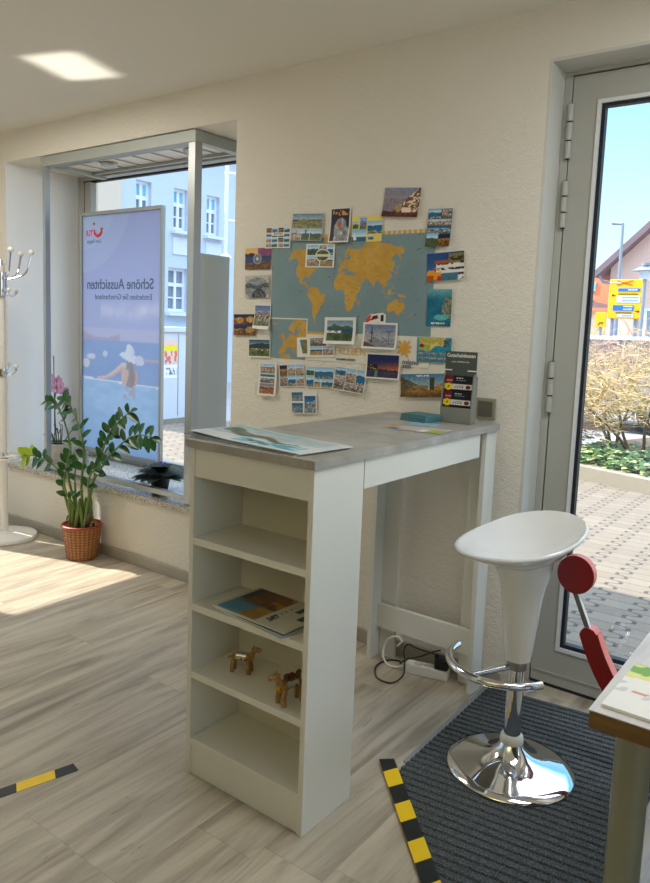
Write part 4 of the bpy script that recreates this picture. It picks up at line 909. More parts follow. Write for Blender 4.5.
b.build('umbrella_ring', WHITEP, cr); MB().tube([(0, 0, .50), (0, 0, .54)], .03, 16).build('collar', CHROME, cr)

# ------------------------------------------------------------------ potted ZZ plant
PXp, PYp = -2.395, -.128
zz = thing('potted_plant', 'leafy green plant with long stems in a wicker basket on the floor', 'plant', (PXp, PYp, 0))
MB().lathe([(.082, 0), (.09, .01), (.112, .19), (.108, .19), (.10, .17), (.0, .17)], (0, 0, 0), 40).build('basket', WICK, zz)
MB().lathe([(.112, .186), (.117, .190), (.117, .200), (.112, .204), (.104, .200), (.104, .19)], (0, 0, 0), 40).build('rim', TERRA, zz)
for s in (-1, 1):
    MB().tube([(s*.112+.0*s, .0+.012*math.cos(q)*2, .205+.03*math.sin(q)) for q in np.linspace(0, pi, 9)], .005, 8).build('handle', WICK, zz)
MB().lathe([(.106, .18), (.06, .19), (0, .194)], (0, 0, 0), 24).build('soil', SOIL, zz)
STEMS = [
 [(-2.493, -.15, .464), (-2.471, -.15, .62), (-2.532, -.15, .789), (-2.627, -.15, .881), (-2.702, -.15, .883)],
 [(-2.342, -.17, .435), (-2.318, -.17, .622), (-2.351, -.17, .763), (-2.441, -.17, .876), (-2.502, -.17, .912)],
 [(-2.288, -.12, .496), (-2.205, -.12, .678), (-2.158, -.12, .756), (-2.092, -.12, .822), (-1.985, -.12, .893)],
 [(-2.249, -.17, .452), (-2.107, -.17, .625), (-1.965, -.17, .742), (-1.857, -.17, .789), (-1.745, -.17, .791)],
 [(-2.492, -.18, .38), (-2.522, -.18, .477), (-2.607, -.18, .528), (-2.705, -.18, .547), (-2.806, -.18, .553), (-2.888, -.18, .54)],
 [(-2.487, -.11, .419), (-2.48, -.11, .562)],
 [(-2.25, -.19, .476), (-2.164, -.19, .583), (-2.107, -.19, .658)],
 [(-2.40, -.23, .40), (-2.36, -.26, .54), (-2.30, -.28, .64)],
]
rr = random.Random(11)
for i, s in enumerate(STEMS):
    a = 2*pi*i/len(STEMS); base = Vector((PXp+.05*math.cos(a+2.4), PYp+.04*math.sin(a+2.4), .185))
    base.x = PXp+max(-.07, min(.07, (s[0][0]-PXp)*.5))
    path = [Vector(p)-Vector((PXp, PYp, 0)) for p in catmull([base]+s, 8)]; n = len(path)
    st = MB().tube(path, [.0085-.006*k/n for k in range(n)], 8).build('stem', STEMG, zz)
    lf = MB(); k0 = int(n*(.30 if i != 4 else .5)); step = 3 if i not in (5,) else 4; ls = (.72, 1.1, 1, 1, 1, .9, .9, .9)[i]
    for q, k in enumerate(range(k0, n, step)):
        p = path[k]; T = (path[min(k+1, n-1)]-path[max(k-1, 0)]).normalized()
        for sg in ((-1, 1) if q % 2 == 0 or k > n*.6 else (1 if q % 4 == 1 else -1,)):
            side = T.cross(Vector((0, 1, 0))).normalized()*sg
            dirv = side*(.75+.2*rr.random())+T*.55+Vector((0, -.5+.9*rr.random(), .12))
            lf.leaf(p, dirv, Vector((.25*rr.random(), -1, .75)), (.072+.02*rr.random())*ls, (.036+.009*rr.random())*ls, 1 if (i == 4 and k > n*.78) else 0, .3, .18)
    lf.leaf(path[-1], T+Vector((0, 0, -.1)), Vector((0, -.7, .7)), .075, .034, 1 if i == 4 else 0)
    lf.build('foliage', [LEAF, LEAFY], st, smooth=60)
for k in range(7):  # short cut-back stalks
    a = rr.random()*6.28; r_ = .03+.045*rr.random(); p = Vector((r_*math.cos(a), r_*math.sin(a), .185)); tip = p+Vector((.05*(rr.random()-.35), .02*(rr.random()-.5), .10+.11*rr.random()))
    MB().tube(catmull([p, (p+tip)/2+Vector((.006, 0, 0)), tip], 5), [.012]*5+[.011]*4+[.009, .004], 9).build('stalk', [STEMG], zz)
MB().tube(catmull([(.05, -.03, .185), (.085, -.03, .24), (.125, -.03, .30)], 5), [.013]*5+[.015]*4+[.014, .006], 9).build('stalk', STEMB, zz)

# ------------------------------------------------------------------ orchid
OX, OY = -3.095, .20
oc = thing('potted_orchid', 'pink orchid in a cream pot on the window sill behind the post', 'orchid', (OX, OY, .4085))
MB().lathe([(.062, 0), (.07, .01), (.088, .125), (.088, .145), (.08, .145), (.074, .12), (0, .12)], (0, 0, 0), 32).build('pot', POTW, oc)
MB().lathe([(.076, .12), (.05, .135), (0, .14)], (0, 0, 0), 20).build('bark', SOIL, oc)
MB().tube([(-.05, 0, .13), (-.06, 0, .72)], .003, 6).build('stake', STEMB, oc)
MB().tube(catmull([(-.03, 0, .13), (-.05, 0, .33), (-.03, -.01, .46), (.03, -.02, .505), (.10, -.03, .49), (.155, -.04, .45)], 6), .004, 6).build('flower_stem', STEMB, oc)
b = MB()
for k in range(9):
    a = rr.random()*6.28; b.tube(catmull([(0.03*math.cos(a), .03*math.sin(a), .135), (.07*math.cos(a), .06*math.sin(a), .20+.05*rr.random()), (.13*math.cos(a), .08*math.sin(a), .17+.1*rr.random())], 5), .003, 5)
b.build('aerial_root', STEMB, oc)
for k, a in enumerate((2.6, .4, 3.6)):
    b = MB(); b.leaf((0, 0, .135), (math.cos(a), math.sin(a)*.5, .35), (0, 0, 1), .15, .05, 0, .2, .35); b.build('leaf', LEAF, oc, smooth=60)
for k, (x, z) in enumerate([(-.055, .545), (-.01, .565), (.01, .525), (.05, .56), (.065, .515), (.10, .535), (.115, .485), (.155, .495), (.165, .455), (-.02, .52)]):
    b = MB(); yy = -.03-.01*(k % 3)
    for q in range(5):
        a = pi/2+q*2*pi/5; b.leaf((x, yy, z), (math.cos(a), -.15, math.sin(a)), (0, -1, .1), .044, .040, 0, .1, .0)
    fl = b.build('flower', OFLOW, oc, smooth=60)
    MB().ball((x, yy-.006, z-.006), .007, 8).build('flower_heart', OCENT, fl)

# ------------------------------------------------------------------ African violet
VX, VY = -2.02, .13
av = thing('potted_violet', 'dark small violet in a black pot on the sill by the right post', 'violet', (VX, VY, .4085))
MB().lathe([(.04, 0), (.045, .01), (.058, .085), (.064, .085), (.064, .10), (.055, .10), (.052, .085), (0, .085)], (0, 0, 0), 28).build('pot', DARK, av)
b = MB()
for k in range(46):
    a = 2*pi*k*.381966+.1; q = k % 4; L = .145-.025*q+.02*rr.random(); b.leaf((.012*math.cos(a), .012*math.sin(a), .088+.012*q), (math.cos(a), math.sin(a), .18+.22*q), (0, 0, 1), L, .072, 0, .12, .22)
b.build('foliage', VLEAF, av, smooth=60)
for k in range(5):
    x, y = .03*math.cos(k*1.9), .02*math.sin(k*2.3); fl = MB().ball((x, y, .165+.006*(k % 2)), .009, 8, sc=(1, 1, .6)).build('flower', VFLOW, av)
    MB().tube([(x*.4, y*.4, .09), (x, y, .163)], .0018, 5).build('flower_stalk', STEMG, fl)

# ------------------------------------------------------------------ bar stool
BX, BY = .372, -.505
bs = thing('bar_stool', 'white scooped bar stool on a chrome trumpet base', 'stool', (BX, BY, 0.0085))
MB().lathe([(.196, 0), (.199, .004), (.196, .009), (.17, .016), (.12, .028), (.068, .048), (.042, .075), (.032, .095)], (0, 0, 0), 64).build('base', CHROME, bs, smooth=50)
MB().lathe([(.034, .085), (.037, .092), (.035, .110), (.031, .116), (.028, .116)], (0, 0, 0), 32).build('base_collar', WHITEP, bs)
MB().tube([(0, 0, .09), (0, 0, .375)], .0265, 28).build('column', CHROME, bs)
MB().tube([(0, 0, .335), (0, 0, .372)], .0305, 28).build('column_sleeve', STEEL, bs)
# seat: scooped bowl with one pulled-out lip, then the tapering pedestal
nphi, nr = 72, 16; b = MB(); pts = []
LIP = math.radians(200); LOWD = math.radians(238)
def seat_r(ph):
    e = max(0, math.cos(ph-LIP)); return .166+.050*e**5
def rim_z(ph): return .766-.050*math.cos(ph-LOWD)
def seat_pt(t, ph):
    r = seat_r(ph)*t; zr = rim_z(ph); tl = -.030*math.cos(ph-LOWD)*t
    z = .695+tl+(zr-.695+.030*math.cos(ph-LOWD))*t**2.3
    z -= .014*(max(0, math.cos(ph-LIP))**4)*max(0, t-.72)/.28
    return (.006+r*math.cos(ph), r*math.sin(ph), z+.006)
grid_top = [[seat_pt(j/nr, 2*pi*i/nphi) for i in range(nphi)] for j in range(nr+1)]
pts = [p for ring in grid_top for p in ring]; n0 = len(pts)
fs = []
for j in range(nr):
    for i in range(nphi): fs.append((j*nphi+i, j*nphi+(i+1) % nphi, (j+1)*nphi+(i+1) % nphi, (j+1)*nphi+i)[::-1] if False else (j*nphi+i, (j+1)*nphi+i, (j+1)*nphi+(i+1) % nphi, j*nphi+(i+1) % nphi))
# rim roll
rim = [grid_top[nr][i] for i in range(nphi)]; off = n0
for k, (dr, dz) in enumerate(((.005, -.003), (.006, -.008), (.002, -.014))):
    for i in range(nphi):
        ph = 2*pi*i/nphi; x, y, z = rim[i]; pts.append((x+dr*math.cos(ph), y+dr*math.sin(ph), z+dz))
    for i in range(nphi): 
        a = (nr*nphi if k == 0 else off+(k-1)*nphi); c = off+k*nphi; fs.append((a+i, c+i, c+(i+1) % nphi, a+(i+1) % nphi))
last = off+2*nphi; off2 = len(pts)
prof = [(.88, None), (.74, None), (.60, None), (.50, None)]
for k, (t_, _) in enumerate(prof):
    for i in range(nphi):
        ph = 2*pi*i/nphi; x, y, z = seat_pt(t_, ph); 
        zz_ = z-.014-.020*(1-t_)
        pts.append((x*(1-.0*k), y, zz_))
    a = last if k == 0 else off2+(k-1)*nphi; c = off2+k*nphi
    for i in range(nphi): fs.append((a+i, c+i, c+(i+1) % nphi, a+(i+1) % nphi))
a = off2+3*nphi
for k, (r_, z_) in enumerate(((.084, .655), (.071, .615), (.063, .575), (.055, .50), (.047, .42), (.041, .367), (.030, .364))):
    c = len(pts)
    for i in range(nphi): ph = 2*pi*i/nphi; pts.append((r_*math.cos(ph), r_*math.sin(ph), z_))
    for i in range(nphi): fs.append((a+i, c+i, c+(i+1) % nphi, a+(i+1) % nphi))
    a = c
b.put(pts, fs); b.build('seat', GLOSSW, bs, smooth=55)
arc = [(-.060+.172*math.cos(q), .035+.172*math.sin(q), .325) for q in np.linspace(math.radians(172), math.radians(334), 30)]
fr = MB().tube(arc, .0125, 14).build('footrest', CHROME, bs)
MB().tube([(0, 0, .345), (-.05, -.06, .335), (-.10, -.128, .326)], .0105, 12).build('footrest_arm', CHROME, bs)
MB().tube([(.0, .0, .350), (.035, -.05, .34), (.075, -.07, .327)], .0105, 12).build('footrest_arm', CHROME, bs) if False else None
MB().tube([(-.045, .0, .672), (-.10, -.01, .662), (-.128, -.014, .655)], .005, 8).build('lever', STEEL, bs)

# ------------------------------------------------------------------ door mat
mt = thing('door_mat', 'dark grey ribbed entrance mat under the bar stool', 'mat', (0, 0, 0))
POLY = [(.095, -.035), (.765, .070), (.765, -1.47), (.105, -.745)]
def clipx(y):
    xs = []
    for i in range(len(POLY)):
        (x1, y1), (x2, y2) = POLY[i], POLY[(i+1) % len(POLY)]
        if (y1 <= y < y2) or (y2 <= y < y1): xs.append(x1+(x2-x1)*(y-y1)/(y2-y1))
    return (min(xs), max(xs)) if len(xs) >= 2 else None
ROT = math.radians(7)
# work in a frame turned by ROT so the ribs run a little askew to the wall
cr_, sr_ = math.cos(ROT), math.sin(ROT)
PR = [(x*cr_+y*sr_, -x*sr_+y*cr_) for x, y in POLY]; POLY = PR
b = MB(); ymin, ymax = min(p[1] for p in PR), max(p[1] for p in PR); rows = []; y = ymin+.002; k = 0; prev = None; pts = []; fs = []
pitch = .0175
while y < ymax-.001:
    c = clipx(y)
    if c:
        zt = (.0030, .0088, .0088, .0030)[k % 4]
        r0 = len(pts); pts += [(c[0], y, zt), (c[1], y, zt)]
        if prev is not None: fs.append((prev, prev+1, r0+1, r0))
        prev = r0
    y += (.0030, .0140, .0030, .0110)[k % 4]; k += 1
# skirt so that the mat is a solid slab
b.put([(x*cr_-y*sr_, x*sr_+y*cr_, z) for x, y, z in pts], fs)
base = [(x*cr_-y*sr_, x*sr_+y*cr_) for x, y in PR]
b.prism(base, .0006, .0034)
b.build('ribbed_pile', MATM, mt, smooth=0)
MB().prism([(.078, -.035), (.094, -.035), (.104, -.700), (.088, -.690)], .0006, .005).build('edge_trim', TRIMG, mt, smooth=0)

# ------------------------------------------------------------------ hazard tapes
def tape(name, label, A, B, wd, slant, seg, first, zf):
    A = Vector(A); B = Vector(B); u = (B-A); L = u.length; u.normalize(); n = Vector((-u.y, u.x)); b = MB(); s = 0; k = first
    base = zf
    while s < L:
        e = min(L, s+(seg if s else seg*.62))
        s0a, s1a = max(0, s-slant if s > 0 else s), (e-slant if e < L else e); 
        q = [A+u*(s if s == 0 else s-slant)-n*wd/2, A+u*(e if e == L else e-slant)-n*wd/2, A+u*e+n*wd/2, A+u*s+n*wd/2]
        b.prism([tuple(p) for p in q], base, base+.0008, k % 2); s = e; k += 1
    o = b.build(name, [BLK, YEL], smooth=0); return tag(o, label, 'tape')
tape('hazard_tape', 'yellow and black hazard tape along the cut edge of the mat', (.046, -.726), (.80, -1.520), .050, -.018, .080, 0, .0092)
tape('hazard_tape', 'yellow and black hazard tape on the open wood floor at left', (-.682, -1.385), (-.830, -1.96), .044, .012, .115, 0, .0004)

# ------------------------------------------------------------------ power strip and cables
sa_ = math.atan2(.039, .162); pcx, pcy = -.140, -.100
st = thing('power_strip', 'white power strip on the floor under the table stretcher', 'power strip', (pcx, pcy, 0), sa_)
MB().box((-.09, -.024, .0005), (.083, .024, .0415)).build('housing', WHITEP, st, smooth=0, bevel=.004)
for x in (-.04, .0, .045):
    MB().lathe([(.0, .0402), (.0175, .0402), (.0195, .0412), (.0205, .0405), (.0205, .0398), (0, .0398)], (x, 0, .0015), 20).build('socket', simple('socket_grey', rgb(196, 194, 186), .5) if 'socket_grey' not in bpy.data.materials else bpy.data.materials['socket_grey'], st)
MB().box((-.099, -.012, .01), (-.09, .012, .03)).build('switch_end', WHITEP, st, smooth=0, bevel=.002)
ch = thing('plug_adapter', 'black plug adapter sitting on the right end of the power strip', 'adapter', (-.088, -.088, .0425), sa_)
MB().box((-.026, -.026, .0005), (.03, .026, .046)).build('body', DARK, ch, smooth=0, bevel=.006)
MB().tube([(-.02, -.012, .046), (-.02, -.012, .060)], .009, 10).build('cable_boot', DARK, ch)
P1 = [(-.108, -.098, .097), (-.15, -.105, .100), (-.197, -.115, .106), (-.228, -.118, .112), (-.240, -.130, .085), (-.222, -.150, .05), (-.205, -.190, .012), (-.215, -.262, .0045), (-.282, -.262, .0045), (-.338, -.180, .0045), (-.332, -.10, .0045), (-.285, -.075, .006), (-.248, -.140, .03), (-.215, -.150, .064), (-.165, -.140, .085), (-.110, -.128, .118), (-.082, -.118, .130)]
tag(MB().tube(catmull(P1, 8), .0032, 8).build('black_cable', DARK), 'thin black cable looping on the floor in front of the power strip', 'cable')
P2 = [(-.242, -.128, .02), (-.262, -.138, .010), (-.305, -.138, .006), (-.342, -.118, .022), (-.352, -.098, .06), (-.333, -.094, .097), (-.295, -.0935, .118), (-.272, -.094, .104), (-.290, -.096, .078)]
tag(MB().tube(catmull(P2, 8), .0040, 8).build('white_cable', WHITEP), 'white cable arching from the power strip up to the table stretcher', 'cable')

# ------------------------------------------------------------------ red chair (smile-shaped sides)
RC = thing('red_chair', 'dark red smile-shaped chair with round knob in front of the glass door', 'chair', (1.13, -.35, 0))
yF, yB = 0.0, .042
def W2(x, z): return (x-1.13, z)
outer = [W2(1.134+.66*math.cos(a), .66+.66*math.sin(a)) for a in np.linspace(math.radians(199.2), math.radians(342), 40)]
inner = [W2(1.134+.602*math.cos(a), .66+.602*math.sin(a)) for a in np.linspace(math.radians(342), math.radians(199.6), 40)]
tipL = [W2(.513, .478), W2(.530, .484), W2(.548, .476)]
MB().prism(outer+inner+[W2(.563, .456), W2(.553, .468), W2(.534, .472), W2(.522, .468), W2(.514, .457)], yF, yB, 0, 'y', 1).build('smile_seat', [RED, REDLIT], RC, smooth=30)
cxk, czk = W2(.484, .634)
MB().prism([(cxk+.058*math.cos(2*pi*i/40), czk+.062*math.sin(2*pi*i/40)) for i in range(40)], yF, yB*.72, 0, 'y', 1).build('round_knob', [RED, REDLIT], RC, smooth=30)
x0, z0 = W2(.484, .578); x1, z1 = W2(.533, .468)
dx, dz = x1-x0, z1-z0; L = math.hypot(dx, dz); nx_, nz_ = -dz/L*.0075, dx/L*.0075
MB().prism([(x0-nx_, z0-nz_), (x1-nx_, z1-nz_), (x1+nx_, z1+nz_), (x0+nx_, z0+nz_)], yF+.004, yB*.5, 0, 'y', 1).build('neck_bar', [GREYBAR, WHITEP], RC, smooth=0)  # white side faces: light along the bar's edge put into the colour

# ------------------------------------------------------------------ desk with paper
dk = thing('desk', 'pale wooden desk with round metal leg at the right edge', 'desk', (.836, -1.401, 0))
MB().box((.0, .0, .708), (1.25, .80, .7395), 1).build('desk_core', [DESKT, DESKE], dk, smooth=0)
MB().box((-.0015, -.0015, .7395), (1.25, .80, .7415)).build('desk_surface', DESKT, dk, smooth=0)
for x, y in ((.060, .082), (1.17, .08), (1.17, .72), (.12, .72)):
    MB().tube([(x, y, .0005), (x, y, .708)], .031, 28).build('leg', LEGM, dk)
def im_paper(U, V):
    C = np.zeros(U.shape+(3,))+c3(226, 222, 212); n = fbm(U, V, 6, 8)
    put(C, (V > .66-.22*U+.05*np.sin(U*11)), mixc(c3(206, 206, 96), c3(226, 218, 160), n)); put(C, (V > .80-.3*U) & (n > .45) & (U < .7), c3(120, 164, 84)); put(C, (V > .84-.3*U) & (U > .55), c3(226, 206, 128))
    put(C, (V > .3) & (V < .62) & (U < .55) & (vnoise(U, V, 22, 4) > .72), c3(200, 196, 192)); put(C, ell(U, V, .14, .40, .055, .022), c3(206, 140, 116)); put(C, ell(U, V, .34, .52, .09, .05) & (n > .4), c3(180, 178, 186)); put(C, ell(U, V, .42, .36, .05, .03), c3(160, 146, 156)); put(C, (V > .44) & (V < .49) & (U > .4) & (U < .7) & (n > .4), c3(214, 160, 120)); put(C, ell(U, V, .24, .36, .08, .035) & (vnoise(U, V, 26, 3) > .4), c3(196, 208, 160)); return C
o = sheet('map_pad', .30, .215, im_paper, 70, 50, PRINTM, flat=True, th=.006); lay(o, .852+.150, -1.383+.1075, .742, math.radians(-1.5)); tag(o, 'pad of colourful illustrated map sheets lying on the desk corner', 'map pad')

# ------------------------------------------------------------------ outside
struct(MB().box((-14, .2, -.3), (12, 5.0, -.02)).box((-14, -7, -.3), (XL-.2, .2, -.02)).build('pavement', PAVE, smooth=0))
struct(MB().box((-30, 4.4, -.4), (30, 70, -.06)).build('street', ASPH, smooth=0))
# planting bed with kerb, turned about 18 degrees
ka = math.radians(-18.5); kd = Vector((math.cos(ka), math.sin(ka), 0)); kn = Vector((-kd.y, kd.x, 0)); K0 = Vector((-1.03, 4.62, 0))
def kp(s, t_, z): p = K0+kd*s+kn*t_; return (p.x, p.y, z)
def slab(name, s0, s1, t0, t1, z0, z1, m):
    b = MB(); b.put([kp(s0, t0, z0), kp(s1, t0, z0), kp(s1, t1, z0), kp(s0, t1, z0), kp(s0, t0, z1), kp(s1, t0, z1), kp(s1, t1, z1), kp(s0, t1, z1)], [(0, 3, 2, 1), (4, 5, 6, 7), (0, 1, 5, 4), (1, 2, 6, 5), (2, 3, 7, 6), (3, 0, 4, 7)]); return b.build(name, m, smooth=0)
struct(slab('kerb', -1.0, 5, 0, .16, -.05, .11, KERB)); struct(slab('planting_bed', -1.0, 5, .16, 3.0, -.05, .08, EARTH))
iv = MB(); r = random.Random(3)
for k in range(2300):
    s = -.9+3.6*r.random(); t_ = .16+1.3*r.random()**1.3; p = kp(s, t_, .09+.14*r.random())
    a = r.random()*6.28; iv.leaf(p, (math.cos(a), math.sin(a), .3*r.random()), (0, -.5*r.random(), 1), .05+.03*r.random(), .045+.025*r.random(), 1 if r.random() < .34 else 0, .2, .2)
io = iv.build('ivy_ground_cover', [IVY, IVYL], smooth=60); tag(io, 'low ivy leaves covering the planting bed behind the kerb', 'ivy'); io['kind'] = 'stuff'
def bush(label, base, h, seed, tm, flat=.5):
    r = random.Random(seed); bu = thing('bare_bush', label, 'bush', base, 0, 'bare bushes in the planting bed')
    tb = MB(); tw = MB()
    def grow(p, d, L, rad, dep, tgt):
        path = [p]; q = p; ns = 4 if dep else 6
        for i in range(ns):
            d = (d+Vector((r.uniform(-.3, .3), r.uniform(-.3, .3), r.uniform(-.2, .22)))).normalized(); q = q+d*L/ns; path.append(q)
        tgt.tube(path, [rad*(1-.12*i) for i in range(ns+1)], (7, 5, 4, 3, 3)[dep], cap=False)
        if dep >= 4: return
        for k in range((7, 6, 5, 3)[dep]):
            i = r.randint(1 if dep else 2, ns); nd = (d*.5+Vector((r.uniform(-1, 1), r.uniform(-1, 1), r.uniform(-.6, .8)*flat))).normalized()
            grow(path[i], nd, L*r.uniform(.45, .8), max(.003, rad*.5), dep+1, tw)
    for k in range(3):
        a = k*2.1+r.random(); grow(Vector((.05*math.cos(a), .05*math.sin(a), 0)), Vector((.45*math.cos(a), .4*math.sin(a), 1)).normalized(), h*.62, .020, 0, tb)
    tb.build('trunk', TRUNK, bu, smooth=0); tw.build('twigs', tm, bu, smooth=0)
bush('bare bush with dark trunk and yellowish lichen twigs behind the kerb', (-.74, 5.55, .08), 1.5, 4, TWIGY, .75)
bush('bare pinkish twiggy bush behind the kerb close to the door frame', (-1.62, 5.75, .08), 1.15, 9, TWIG, .75)
bush('low bare bush between the two taller ones', (-1.18, 6.35, .08), 1.45, 15, TWIG, .75)
# big yellow direction sign
sg = thing('direction_sign', 'large yellow road sign with blue and white panels outside the door', 'road sign', (-2.64, 12, -.06))
MB().box((-.30, -.02, 1.76), (.30, .02, 2.485)).build('panel', SIGNY, sg, smooth=0, bevel=.01)
for x in (-.22, .2): MB().tube([(x, .05, 0), (x, .05, 2.5)], .035, 10).build('post', POLEG, sg)
def rowbar(x0, x1, z0, z1, m, nm): return MB().box((x0, -.026, z0), (x1, -.0202, z1)).build(nm, m, sg, smooth=0)
rowbar(-.14, .25, 2.265, 2.32, SIGNB, 'blue_field'); rowbar(-.15, .26, 2.06, 2.185, SIGNW, 'white_field'); rowbar(-.21, .16, 1.91, 2.01, SIGNB, 'blue_field'); rowbar(-.12, .16, 1.785, 1.845, SIGNW, 'white_field')
b = MB()
for z, x0, x1, m in ((2.292, .04, .23, 1), (2.215, -.13, .24, 0), (2.15, -.06, .24, 2), (2.095, -.06, .25, 2), (1.985, -.02, .14, 1), (1.935, -.02, .14, 1), (1.87, -.15, .15, 0), (1.815, -.03, .13, 2)):
    x = x0; rq = random.Random(int(z*1000))
    while x < x1-.02: wv = .012+.016*rq.random(); b.box((x, -.0285, z-.012), (x+wv, -.0262 if m != 0 else -.0202, z+.012), m); x += wv+.008
b.build('lettering', [simple('sign_black', rgb(120, 96, 20), .6), SIGNW, POLEG], sg, smooth=0)
b = MB(); b.M = Matrix.Translation((-.03, -.024, 2.42))
for sgn in (1, -1): b.prism([(-.14, -.045*sgn), (-.14, -.030*sgn), (.14, .05*sgn), (.14, .035*sgn)], -.004, .0, axis='y')
b.build('red_cross_out', SIGNR, sg, smooth=0); rowbar(-.29, -.08, 2.415, 2.435, SIGNW, 'white_stroke')
MB().prism([(-.25, 2.19), (-.22, 2.215), (-.22, 2.198), (-.18, 2.198), (-.18, 2.182), (-.22, 2.182), (-.22, 2.165)], -.025, -.0202, axis='y').build('arrow', INKK, sg, smooth=0)
MB().prism([(.27, 1.90), (.235, 1.925), (.235, 1.908), (.19, 1.908), (.19, 1.892), (.235, 1.892), (.235, 1.875)], -.025, -.0202, axis='y').build('arrow', INKK, sg, smooth=0)
s2 = thing('small_direction_sign', 'small yellow road sign with an arrow left of the large one', 'road sign', (-3.345, 13, -.06))
MB().box((-.105, -.015, 1.60), (.105, .015, 1.90)).build('panel', SIGNY, s2, smooth=0, bevel=.006); MB().tube([(0, .03, 0), (0, .03, 1.9)], .03, 10).build('post', POLEG, s2)
MB().prism([(-.05, 1.64), (-.03, 1.64), (-.01, 1.675), (.03, 1.675), (.03, 1.66), (.06, 1.685), (.03, 1.71), (.03, 1.695), (-.02, 1.695)], -.02, -.0152, axis='y').build('arrow', INKK, s2, smooth=0)
# street lamps
sl = thing('street_lamp', 'tall grey street lamp with a flat arm against the blue sky', 'street lamp', (-4.36, 18, -.06))
MB().tube([(0, 0, 0), (-.06, 0, 4.36)], [.06, .035], 10).build('pole', POLEG, sl); MB().tube([(-.06, 0, 4.34), (-.33, 0, 4.37)], [.035, .045], 8).build('lamp_head', POLEG, sl)
l2 = thing('mushroom_lamp', 'low street lamp with a flat round shade right of the yellow sign', 'street lamp', (-2.09, 11, -.06))
MB().tube([(0, 0, 0), (0, 0, 2.42)], .03, 10).build('pole', POLEG, l2); MB().lathe([(0, 2.64), (.10, 2.62), (.22, 2.56), (.22, 2.55), (0, 2.55)], (0, 0, 0), 24).build('shade', POLEG, l2); MB().tube([(0, 0, 2.42), (0, 0, 2.55)], .09, 16).build('lantern_glass', LAMPW, l2); MB().lathe([(0, 2.70), (.08, 2.69), (.08, 2.64), (0, 2.64)], (0, 0, 0), 20).build('cap', POLEG, l2)
# houses
ph_ = thing('pink_house', 'pink gabled house with brown roof across the street', 'house', (-2.6, 22, -.06))
MB().prism([(-3.15, 0), (3.15, 0), (3.15, 3.55), (0, 6.6), (-3.15, 3.55)], 0, 9, axis='y').build('wall', PINK, ph_, smooth=0)
for sgn in (-1, 1):
    MB().prism([(sgn*3.5, 3.45), (0, 6.85), (0, 6.62), (sgn*3.5, 3.22)], -.45, 9.3, axis='y').build('roof', ROOFD, ph_, smooth=0)
MB().tube([(-3.42, -.3, 3.3), (-3.3, -.2, 3.1), (-2.3, -.06, 2.9), (-2.25, -.06, 0)], .05, 8).build('drainpipe', POLEG, ph_)
for x in (-1.6, .4, 1.7):
    wv = MB().box((x-.45, -.04, 1.0), (x+.45, .02, 2.3)).build('window', WFR, ph_, smooth=0); MB().box((x-.36, -.05, 1.08), (x+.36, -.041, 2.22)).build('pane', PANEG, wv, smooth=0)
oh = thing('orange_roof_house', 'cream house with an orange tiled roof far behind the signs', 'house', (-9.6, 32, -.06))
MB().box((-1.2, 0, 0), (2.4, 6, 2.5)).build('wall', CREAM, oh, smooth=0)
MB().prism([(-1.5, 2.45), (2.7, 2.45), (.75, 4.45)], -.3, 6.3, axis='y').build('roof', ROOFO, oh, smooth=0)
MB().box((.25, -.36, 3.35), (.55, -.30, 3.75)).build('skylight', PANEB, oh, smooth=0); MB().prism([(-1.5, 2.45), (.5, 2.95), (.5, 2.9), (2.7, 2.45)], -.45, -.3, axis='y').build('porch_roof', ROOFD, oh, smooth=0)
ch_ = thing('cream_house', 'pale yellow house front between the two road signs', 'house', (-7.35, 26, -.06))
MB().box((-1.3, 0, 0), (.9, 5, 2.3)).build('wall', CREAM, ch_, smooth=0); MB().prism([(-1.4, 2.28), (1.0, 2.28), (1.0, 2.42), (-1.4, 2.42)], -.2, 5.2, axis='y').build('roof', ROOFO, ch_, smooth=0)
for k, (x, h_) in enumerate(((-15.2, 5.4), (-12.6, 5.0), (-10.0, 5.3), (-7.4, 4.8))):
    t_ = thing('far_tree', ['far tree at the left end of the row behind the orange roof', 'far tree second from the left behind the orange roof', 'far tree in the middle of the row behind the orange roof', 'far tree at the right end of the row behind the orange roof', 'far tree hidden beyond the door frame behind the roofs'][k], 'tree', (x, 46+k, -.06), 0, 'far trees')
    c = MB(); r = random.Random(k)
    for q in range(22): c.ball((r.uniform(-.75, .75), r.uniform(-.5, .5), h_*(.5+.42*r.random())), .3+.22*r.random(), 8)
    c.build('crown', TREEC, t_); MB().tube([(0, 0, 0), (0, 0, h_*.6)], .12, 6).build('trunk', TRUNK, t_)
def car(label, loc, rz, paint, L=4.2):
    c = thing('parked_car', label, 'car', loc, rz)
    side = [(-L/2, .35), (-L/2, .75), (-L/2+.25, .95), (-L*.22, 1.02), (-L*.10, 1.42), (L*.26, 1.44), (L*.42, 1.0), (L/2, .9), (L/2, .35)]
    MB().prism(side, -.85, .85, axis='y').build('body', paint, c, smooth=30, bevel=.06)
    MB().prism([(-L*.19, 1.03), (-L*.09, 1.37), (L*.24, 1.39), (L*.37, 1.03)], -.862, .862, axis='y').build('side_window', CARG, c, smooth=0)
    MB().box((-L/2-.012, -.6, .45), (-L/2+.0, .6, .6)).build('bumper_strip', TYRE, c, smooth=0)
    for x in (-L*.3, L*.3):
        for s in (-1, 1): 
            wh = MB().tube([(x, s*.86, .32), (x, s*.66, .32)], .32, 24).build('wheel', TYRE, c); MB().tube([(x, s*.875, .32), (x, s*.86, .32)], .18, 16).build('hubcap', POLEG, wh)
car('silver grey car parked behind the bare bushes', (-2.6, 9.6, -.06), math.radians(8), CARS)
car('pale blue car parked in the street below the road signs', (-4.2, 16.0, -.06), math.radians(4), CARB)

